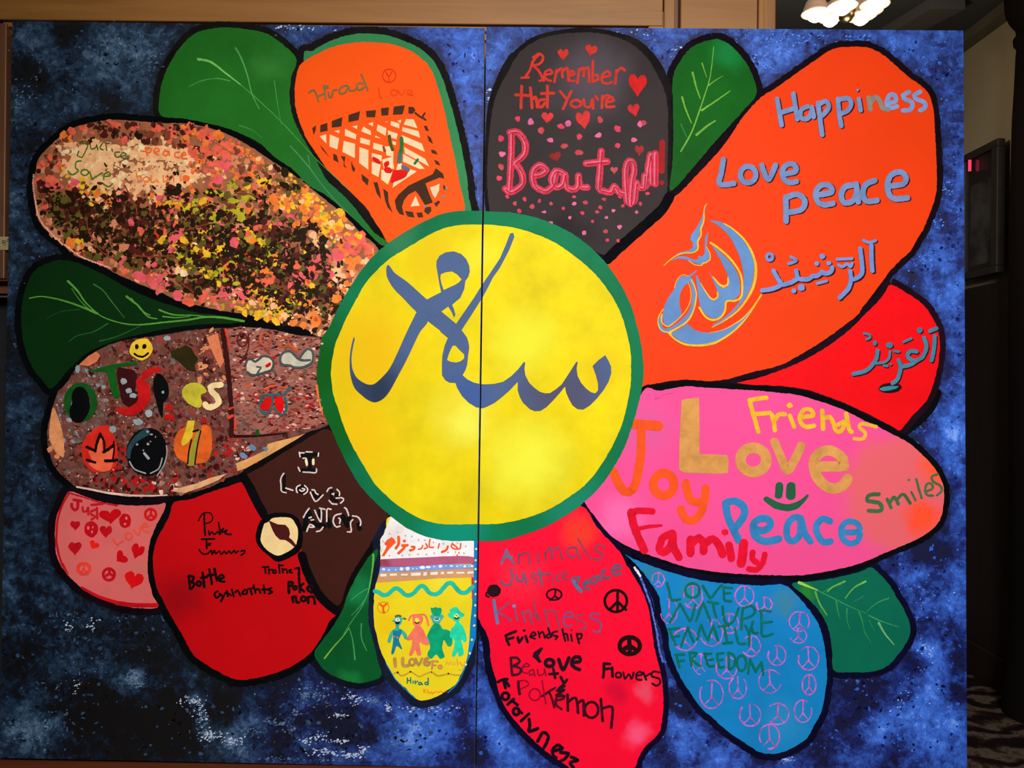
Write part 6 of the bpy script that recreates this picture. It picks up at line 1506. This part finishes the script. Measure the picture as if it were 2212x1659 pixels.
for (x, y, r) in ((150, 505, 12), (160, 470, 12), (140, 450, 10), (440, 610, 16), (415, 620, 15), (400, 625, 14), (430, 630, 13), (700, 680, 12), (705, 640, 14), (712, 615, 13), (695, 600, 9), (612, 660, 14), (625, 690, 13), (640, 650, 13), (600, 500, 13), (655, 505, 12), (660, 540, 14), (640, 560, 12), (560, 560, 11), (620, 620, 15), (300, 390, 0), (470, 500, 10), (425, 460, 12), (440, 465, 12), (410, 480, 12), (620, 400, 10), (450, 345, 9)):
    for q in range(4):
        if r:
            dab(x + random.uniform(-8, 8), y + random.uniform(-8, 8), r * random.uniform(.6, 1.1), random.choice('KKVD'))
for (x, y) in ((222, 352), (208, 340), (306, 345), (312, 342), (330, 352), (345, 360), (370, 350), (377, 352), (400, 348), (408, 356), (405, 340), (228, 356), (240, 352), (268, 356), (278, 362), (352, 366)):
    dab(x, y, random.uniform(5, 8), random.choice('KDDV'))
dabs.lay('paint_dabs', dmats, 4, speckled, 'dense coloured dabs', kind='stuff')
# thin twig like scratches and the petal's pale rim
tw = Art()
for s in ('740,290 760,400 860,560 1000,640', '1130,600 1300,610 1480,600', '1600,380 1700,350 1780,330', '1060,0 1150,160 1170,250', '1500,800 1580,860 1650,915', '2000,70 2120,75 2212,110', '1540,510 1600,505 1660,470'):
    tw.strokes('C5', 11, s, rough=.4)
tw.lay('twig_line', paint((128, 58, 36), (400, 500), .2), 6, speckled)
Art().strokes('C7', 16, '365,640 360,760 380,900 420,1100 500,1220 600,1320 680,1400', rough=.6).strokes('C7', 16, '700,1400 860,1520 1050,1600 1200,1655', rough=.6).lay('pale_rim', paint((238, 158, 128), (100, 480), .25), 6, speckled)
for w, c, s, l in ((13, (52, 88, 28), '865,300 950,310 930,380 890,455 / 855,385 840,430 880,450 / 980,310 990,360 1040,345 1050,315 1062,370 / 1110,300 1085,350 1120,370 / 1150,305 1190,295 / 1150,320 1160,375 / 1215,360 1220,385 / 1300,395 1250,400 1262,450 1310,440 / 1320,440 1370,420 1335,400 1310,440 1350,465 1400,468', 'green word Justice'),
                   (17, (232, 96, 44), '1530,380 1570,385 / 1580,345 1600,430 / 1585,345 1640,355 1630,395 1590,400 / 1675,395 1730,380 1700,350 1670,390 1720,425 / 1830,385 1790,380 1770,415 1810,430 1835,390 1840,430 / 1950,395 1905,400 1900,440 1950,455 / 1970,430 2020,420 2000,395 1970,420 1975,460 2030,465', 'orange word peace'),
                   (16, (66, 104, 34), '880,490 830,500 820,560 850,600 780,640 740,600 / o 920,615 40,32 / 975,610 1000,690 / 1000,690 1060,650 1110,620 / 1125,660 1195,650 1180,610 1130,640 1125,690 / 1120,740 1180,770 1220,740', 'green word Love'),
                   (15, (236, 116, 56), '1480,620 1500,700 / 1480,660 1530,655 1540,700 / o 1590,690 34,26 / 1570,720 1580,750 / 1640,650 1645,720 1690,710 / 1700,690 1720,720 / 1770,650 1780,715 1830,690 1800,660 / 1880,640 1890,720 / 1960,650 1965,710', 'orange second word')):
    word(speckled, 'C7', w, c, (260, 350), s, l, layer=6, rough=.25)
Art().disc(402, 385, 8, 7, 14, .1).lay('orange_blot', paint((244, 104, 44), (400, 385)), 7, speckled)
word(speckled, 'C7', 9, (176, 96, 40), (210, 430), '990,890 1010,930 1060,940 1110,900 / 1075,760 1078,810', 'thin smile', layer=7, name='smile_line')

# ================================================================== BROWN COLLAGE PETAL
P_ = collage
COLL = cat(pts('P', '170,792 199,768 227,751 271,737 316,732 361,725 415,716 470,711 480,713 500,800 510,930 520,945 572,985 533,1008 515,1021 490,1030 452,1050 397,1065 343,1070 290,1070 236,1065 199,1056 166,1048 142,1029 128,1017 115,994 106,962 105,936 109,909 116,882 122,865 128,847 146,829'), True, 14)
BOX = cat(pts('C28', '380,195 650,170 900,190 1100,225 1300,275 1625,345 1570,600 1560,800 1570,1000 1640,1300 1690,1440 1400,1515 1000,1560 480,1590 440,1000 400,450'), True, 10)
random.seed(5)
DC2 = dict(a=(120, 70, 58), b=(92, 42, 34), c=(150, 96, 82), d=(64, 26, 24), e=(104, 92, 84), f=(172, 118, 100), g=(60, 16, 18), h=(140, 140, 142), r=(176, 26, 26), t=(204, 128, 84), w=(222, 180, 160), s=(140, 56, 46))
K2 = list(DC2)
col2 = Art()
def dab2(art, x, y, r, key, poly, el=(.35, 1), ang=None):
    if not inside((x, y), poly):
        return
    art.m = K2.index(key)
    n = random.choice((5, 6, 7))
    a0, e = random.uniform(0, 6.28), random.uniform(*el)
    ag = random.uniform(0, 3.14) if ang is None else ang
    p = []
    for k in range(n):
        a = a0 + 6.283 * k / n
        rr = r * random.uniform(.65, 1.25)
        u, v = rr * math.cos(a), rr * math.sin(a) * e
        p.append((x + u * math.cos(ag) - v * math.sin(ag), y + u * math.sin(ag) + v * math.cos(ag)))
    art.up()
    art.add(p)
for k in range(2600):
    x, y = random.uniform(100, 580), random.uniform(705, 1075)
    pal = 'aabbcsasebad'
    if y > 1020: pal = 'gbbdswacrfb'
    if x < 140 and y > 850: pal = 'ttsbt'
    if 430 < x < 500 and y < 830: pal = 'bbttsd'
    if x > 430 and y > 900: pal = 'dgsbr'
    if x > 500: pal = 'bswfrd'
    if 200 < x < 330 and y > 960: pal = 'gdsrrb'
    if x < 230 and 790 < y < 960 : pal = 'eeaecha'
    dab2(col2, x, y, random.uniform(2, 8), random.choice(pal), COLL)
for k in range(500):
    x, y = random.uniform(100, 580), random.uniform(705, 1075)
    dab2(col2, x, y, random.uniform(1, 2.4), random.choice('wfwh'), COLL)
col2.lay('paint_dabs', [paint(DC2[k], (330, 880), .2, 50, rough=.5) for k in K2], 3, P_, 'brown mottled dabs', kind='stuff')
Art().fill(BOX).lay('collage_square', paint((160, 96, 82), (580, 820), .2, 30), 4, P_, 'square patch of red brown dabs on cream')
bx = Art()
for k in range(1500):
    x, y = random.uniform(486, 712), random.uniform(706, 940)
    n_cream = 560 < x < 680 and 756 < y < 800
    if n_cream and random.random() < .75:
        continue
    pal = 'sbwbfgse' if y < 850 else 'rswsgbr'
    if x < 580 and y > 870: pal = 'eaebas'
    dab2(bx, x, y, random.uniform(2, 6), random.choice(pal), BOX, (.25, .7), random.uniform(-.5, .4))
bx.lay('paint_dabs', [paint(DC2[k], (600, 830), .2, 50, rough=.5) for k in K2], 5, P_, kind='stuff')


def cpart(crop, name, col, at, polys=(), strokes_=(), layer=6, label=None, smooth=True, blobs=()):
    a = Art()
    for p in polys:
        a.poly(crop, p, smooth=smooth, step=2.5, rough=.4)
    for s in strokes_:
        a.strokes(crop, s[0], s[1], w1=s[2] if len(s) > 2 else None, rough=.15)
    a.lay(name, paint(col, at, .16, 30, blobs=blobs), layer, P_, label)


cpart('C28', 'dark_divider', (58, 22, 20), (495, 830), strokes_=((64, '310,205 370,600 400,900 430,1300 430,1600'),), layer=7)
cpart('C28', 'red_edge', (226, 64, 48), (495, 740), strokes_=((38, '355,200 385,330 402,440', 20), (34, '400,1250 460,1225', 20), (40, '390,1370 440,1340'), (26, '475,1400 490,1510')), layer=8)
cpart('C28', 'dark_band', (44, 12, 14), (560, 940), strokes_=((36, '470,1612 800,1602 1160,1568', 14),), layer=8)
cpart('C28', 'orange_edge', (240, 122, 60), (700, 880), strokes_=((34, '1560,940 1590,1120 1640,1320', 14),), layer=7)
cpart('C28', 'painted_letter', (100, 30, 26), (530, 740), strokes_=((20, 'o 575,335 68,84'), (20, '655,255 660,380 640,480 590,560 550,640 640,520')), layer=9, label='dark red letter g')
cpart('C28', 'painted_letter', (186, 84, 52), (575, 735), strokes_=((26, 'o 878,320 72,82'), (20, '800,380 720,450')), layer=9, label='rust letter o')
cpart('C28', 'painted_letter', (198, 88, 48), (620, 745), strokes_=((22, 'o 1118,362 72,64'), (44, '1190,390 1240,430 1290,470')), layer=9, label='rust letter with a tail')
cpart('C28', 'cream_shape', (214, 196, 168), (560, 795), ['640,760 640,600 720,590 850,555 950,580 985,640 950,720 860,760 720,800'], (), 8)
cpart('C28', 'cream_shape', (200, 190, 166), (640, 780), ['1080,600 1120,500 1220,495 1330,585 1430,460 1500,500 1500,620 1400,690 1280,690 1120,660'], (), 8)
cpart('C28', 'grey_outline', (72, 78, 76), (560, 795), strokes_=((32, '620,650 645,595 700,590 750,620 850,550 950,572 990,640 960,730 880,762 790,790 700,800 640,760'), (24, '770,690 820,700 790,750 770,790')), layer=9, label='grey outlined bean shape')
cpart('C28', 'grey_outline', (78, 84, 84), (640, 780), strokes_=((32, '1330,585 1380,510 1440,455 1505,490 1505,620 1400,690 1280,700 1200,672 1100,655 1078,570 1130,495 1220,490 1320,585 1400,605 1470,600'),), layer=9, label='second grey outlined bean shape')
cpart('C28', 'red_patch', (200, 22, 20), (578, 788), ['880,670 940,630 955,660 920,690 885,695', '950,560 1010,550 1020,575 960,580'], (), 10)
cpart('C28', 'red_patch', (210, 22, 22), (600, 870), ['950,1080 960,1200 900,1270 810,1240 840,1160'], (), 10)
cpart('C28', 'red_patch', (222, 10, 14), (610, 875), ['1010,1110 1070,1080 1120,1130 1110,1280 1060,1300 1010,1200'], (), 10)
cpart('C28', 'teal_outline', (58, 92, 96), (600, 870), strokes_=((34, '840,1080 960,1060 1100,1070 1150,1030 1205,960'), (34, '840,1080 810,1180 830,1280 900,1300 960,1240 975,1080'), (34, '1140,1100 1160,1200 1140,1300 1080,1330 1000,1240')), layer=9, label='teal outlined ladybird like shape')
cpart('C28', 'orange_fleck', (228, 84, 50), (600, 835), strokes_=((26, '880,985 940,950 1000,940'), (22, '1080,960 1170,965'), (22, '620,960 700,935')), layer=8)
cpart('C28', 'green_dash', (24, 78, 32), (555, 935), strokes_=((46, '775,1540 775,1580'),), layer=10)
cpart('C29', 'tan_patch', (218, 156, 92), (600, 975), ['60,500 250,420 440,330 480,240 620,200 760,170 900,130 980,105 860,180 700,275 450,420 200,560 80,600'], (), 7, smooth=False)
cpart('C29', 'blue_dab', (102, 126, 156), (540, 970), ['230,270 260,240 310,270 330,300 300,335 250,310', '105,370 150,350 190,380 215,400 185,440 130,420', '410,290 470,280 490,310 450,335'], (), 9)
# smiling face, letters and fruits
cpart('C26', 'smile_face', (228, 184, 44), (304, 755), ['1050,420 1080,340 1150,295 1250,285 1300,330 1325,380 1320,440 1280,500 1200,545 1110,510 1060,470'], (), 8, 'small yellow smiling face')
cpart('C26', 'smile_mark', (20, 12, 8), (304, 755), ['1112,385 1120,355 1145,350 1158,380 1145,412 1120,410', '1200,380 1215,350 1240,348 1252,380 1235,408 1208,405'], ((24, '1108,465 1150,492 1200,502 1240,485 1272,458'),), 9)
cpart('C26', 'painted_letter', (18, 82, 24), (240, 810), ['570,665 640,650 700,630 850,590 1140,552 1130,592 1000,612 880,640 890,760 940,975 900,1000 858,985 820,860 785,720 780,680 680,672 600,692'], (), 8, 'green letter T', smooth=False)
cpart('C26', 'painted_letter', (20, 70, 24), (170, 870), strokes_=((86, 'o 465,1045 158,190'),), layer=7, label='green letter O')
cpart('C26', 'black_patch', (6, 8, 6), (170, 880), ['360,960 400,880 480,860 540,920 570,1020 570,1140 500,1260 420,1290 350,1240 330,1140 360,1060'], (), 8)
cpart('C26', 'dark_red_patch', (54, 16, 18), (270, 820), ['900,660 1000,640 1120,680 1140,780 1120,900 1160,1040 1080,1110 980,1060 940,960'], (), 7)
cpart('C26', 'painted_letter', (184, 22, 22), (300, 850), strokes_=((110, '1180,800 1220,900 1225,1000', 150), (140, '1225,1000 1180,1080 1080,1150', 110), (110, '1080,1150 1000,1160 900,1130', 40), (80, '1230,720 1300,670 1390,650', 60)), layer=8, label='red letter U')
cpart('C26', 'black_patch', (4, 4, 5), (340, 850), ['1340,760 1390,700 1440,720 1500,810 1520,900 1505,990 1455,1050 1450,1130 1440,1230 1400,1150 1360,1000 1335,880'], (), 9, 'black blot with a tail')
cpart('C26', 'grey_dot', (142, 150, 150), (300, 850), strokes_=((10, '* 980,795 40,40 / * 1040,905 38,34 / * 1090,965 42,30 / * 1150,1280 60,38 / * 1448,925 18,18 / * 1280,1180 44,44 / * 850,1370 44,44 / * 1500,280 40,30 / * 430,650 30,50'),), layer=9)
cpart('C26', 'dark_leaf', (44, 38, 16), (400, 770), ['1540,430 1640,400 1720,360 1790,400 1830,480 1870,530 1830,590 1842,680 1750,660 1680,600 1620,540 1550,500'], (), 8, 'dark maple leaf', smooth=False)
cpart('C26', 'olive_patch', (196, 182, 50), (415, 855), ['1680,900 1740,830 1830,810 1920,840 1970,920 1900,960 1915,1060 1880,1110 1800,1090 1730,1040 1685,970'], (), 8, 'yellow green blot')
cpart('C26', 'painted_letter', (240, 208, 148), (460, 860), strokes_=((72, '2140,835 2080,840 2015,865 2045,930 2100,990 2110,1050 2060,1095 1985,1100 1955,1070'),), layer=9, label='cream letter S')
cpart('C27', 'tomato', (196, 36, 26), (215, 970), ['480,900 540,790 640,690 740,660 820,680 870,800 900,920 910,1080 850,1180 740,1215 620,1215 540,1150 490,1060'], (), 8, 'red tomato like fruit')
cpart('C27', 'fruit_glow', (222, 92, 56), (215, 970), ['640,960 680,850 720,820 740,960 850,900 840,1050 850,1120 800,1200 680,1200 560,1120 600,1080 560,960'], (), 9)
cpart('C27', 'fruit_line', (20, 8, 6), (215, 970), strokes_=((34, '700,760 665,850 640,960'), (26, '700,760 745,850 750,950'), (34, '640,965 540,915'), (36, '740,975 800,940 860,890'), (20, '862,850 865,960 850,1060'), (36, '760,1080 840,1080 900,1070'), (30, '540,1070 640,1100')), layer=10)
cpart('C27', 'black_fruit', (8, 11, 14), (315, 975), ['1010,960 1060,820 1160,720 1290,690 1400,730 1470,830 1500,960 1470,1100 1380,1220 1260,1260 1130,1220 1040,1120'], (), 8, 'round black fruit')
cpart('C27', 'fruit_rim', (34, 62, 68), (290, 940), strokes_=((90, '1250,740 1120,830 1050,930 1040,1040', 40),), layer=9)
cpart('C27', 'fruit_rim', (150, 150, 146), (315, 1010), strokes_=((18, '1050,1090 1110,1180 1240,1230'), (16, '1300,1230 1400,1170 1440,1050'), (14, '1490,900 1495,1000 1460,1130 1380,1260'), (28, '1225,990 1275,1050', 34), (14, '* 1265,732 16,14 / * 1310,765 20,12 / * 1270,880 18,16 / * 1215,955 10,10 / * 1300,850 9,9 / * 1140,885 16,14 / * 1360,795 8,10')), layer=10)
cpart('C27', 'pumpkin', (214, 92, 32), (417, 955), ['1580,900 1610,760 1700,680 1780,650 1860,700 1930,650 2010,680 2035,800 2030,960 1980,1080 1900,1110 1750,1110 1640,1060 1590,980'], (), 8, 'orange pumpkin')
cpart('C27', 'brown_patch', (134, 84, 50), (420, 925), ['1700,640 1800,600 1900,640 1900,720 1800,740 1730,700'], (), 9)
cpart('C27', 'yellow_slice', (222, 182, 44), (405, 930), ['1745,600 1830,600 1800,790 1740,870 1680,905 1665,860 1710,740'], (), 10, 'yellow slice', smooth=False)
cpart('C27', 'olive_slice', (150, 140, 46), (417, 965), ['1860,740 1910,700 1860,900 1820,1140 1745,1140 1760,1000 1800,860'], (), 10, 'olive slice', smooth=False)
cpart('C27', 'fruit_line', (20, 12, 8), (417, 955), strokes_=((18, '1790,830 1760,960 1745,1110'), (16, '1900,720 1860,900 1830,1120'), (20, '1810,730 1870,710')), layer=11)
cpart('C27', 'tan_patch', (202, 128, 82), (118, 920), ['130,450 160,470 200,570 250,740 268,900 260,1040 190,990 120,890 90,780 100,620'], (), 7, smooth=True)
cpart('C27', 'tan_patch', (220, 162, 112), (430, 1045), ['1540,1440 1700,1390 1850,1350 2000,1290 2212,1230 2110,1310 1900,1400 1700,1470'], (), 7, smooth=False)
cpart('C27', 'pale_rim', (206, 168, 150), (230, 1062), strokes_=((22, '420,1392 600,1425 800,1465 1050,1495', 30), (26, '1050,1495 1300,1498 1500,1490', 12)), layer=7)
cpart('C26', 'tan_patch', (200, 110, 72), (210, 780), ['440,600 560,490 650,440 700,480 660,560 560,610', '1970,270 2100,215 2180,560 2130,640 2060,500'], (), 7, smooth=False)
cpart('C26', 'red_fleck', (190, 18, 20), (360, 880), strokes_=((10, '* 1520,1112 44,38 / * 1500,1220 34,34 / * 1555,1220 28,36'),), layer=9)
make_board('L')
make_board('R')
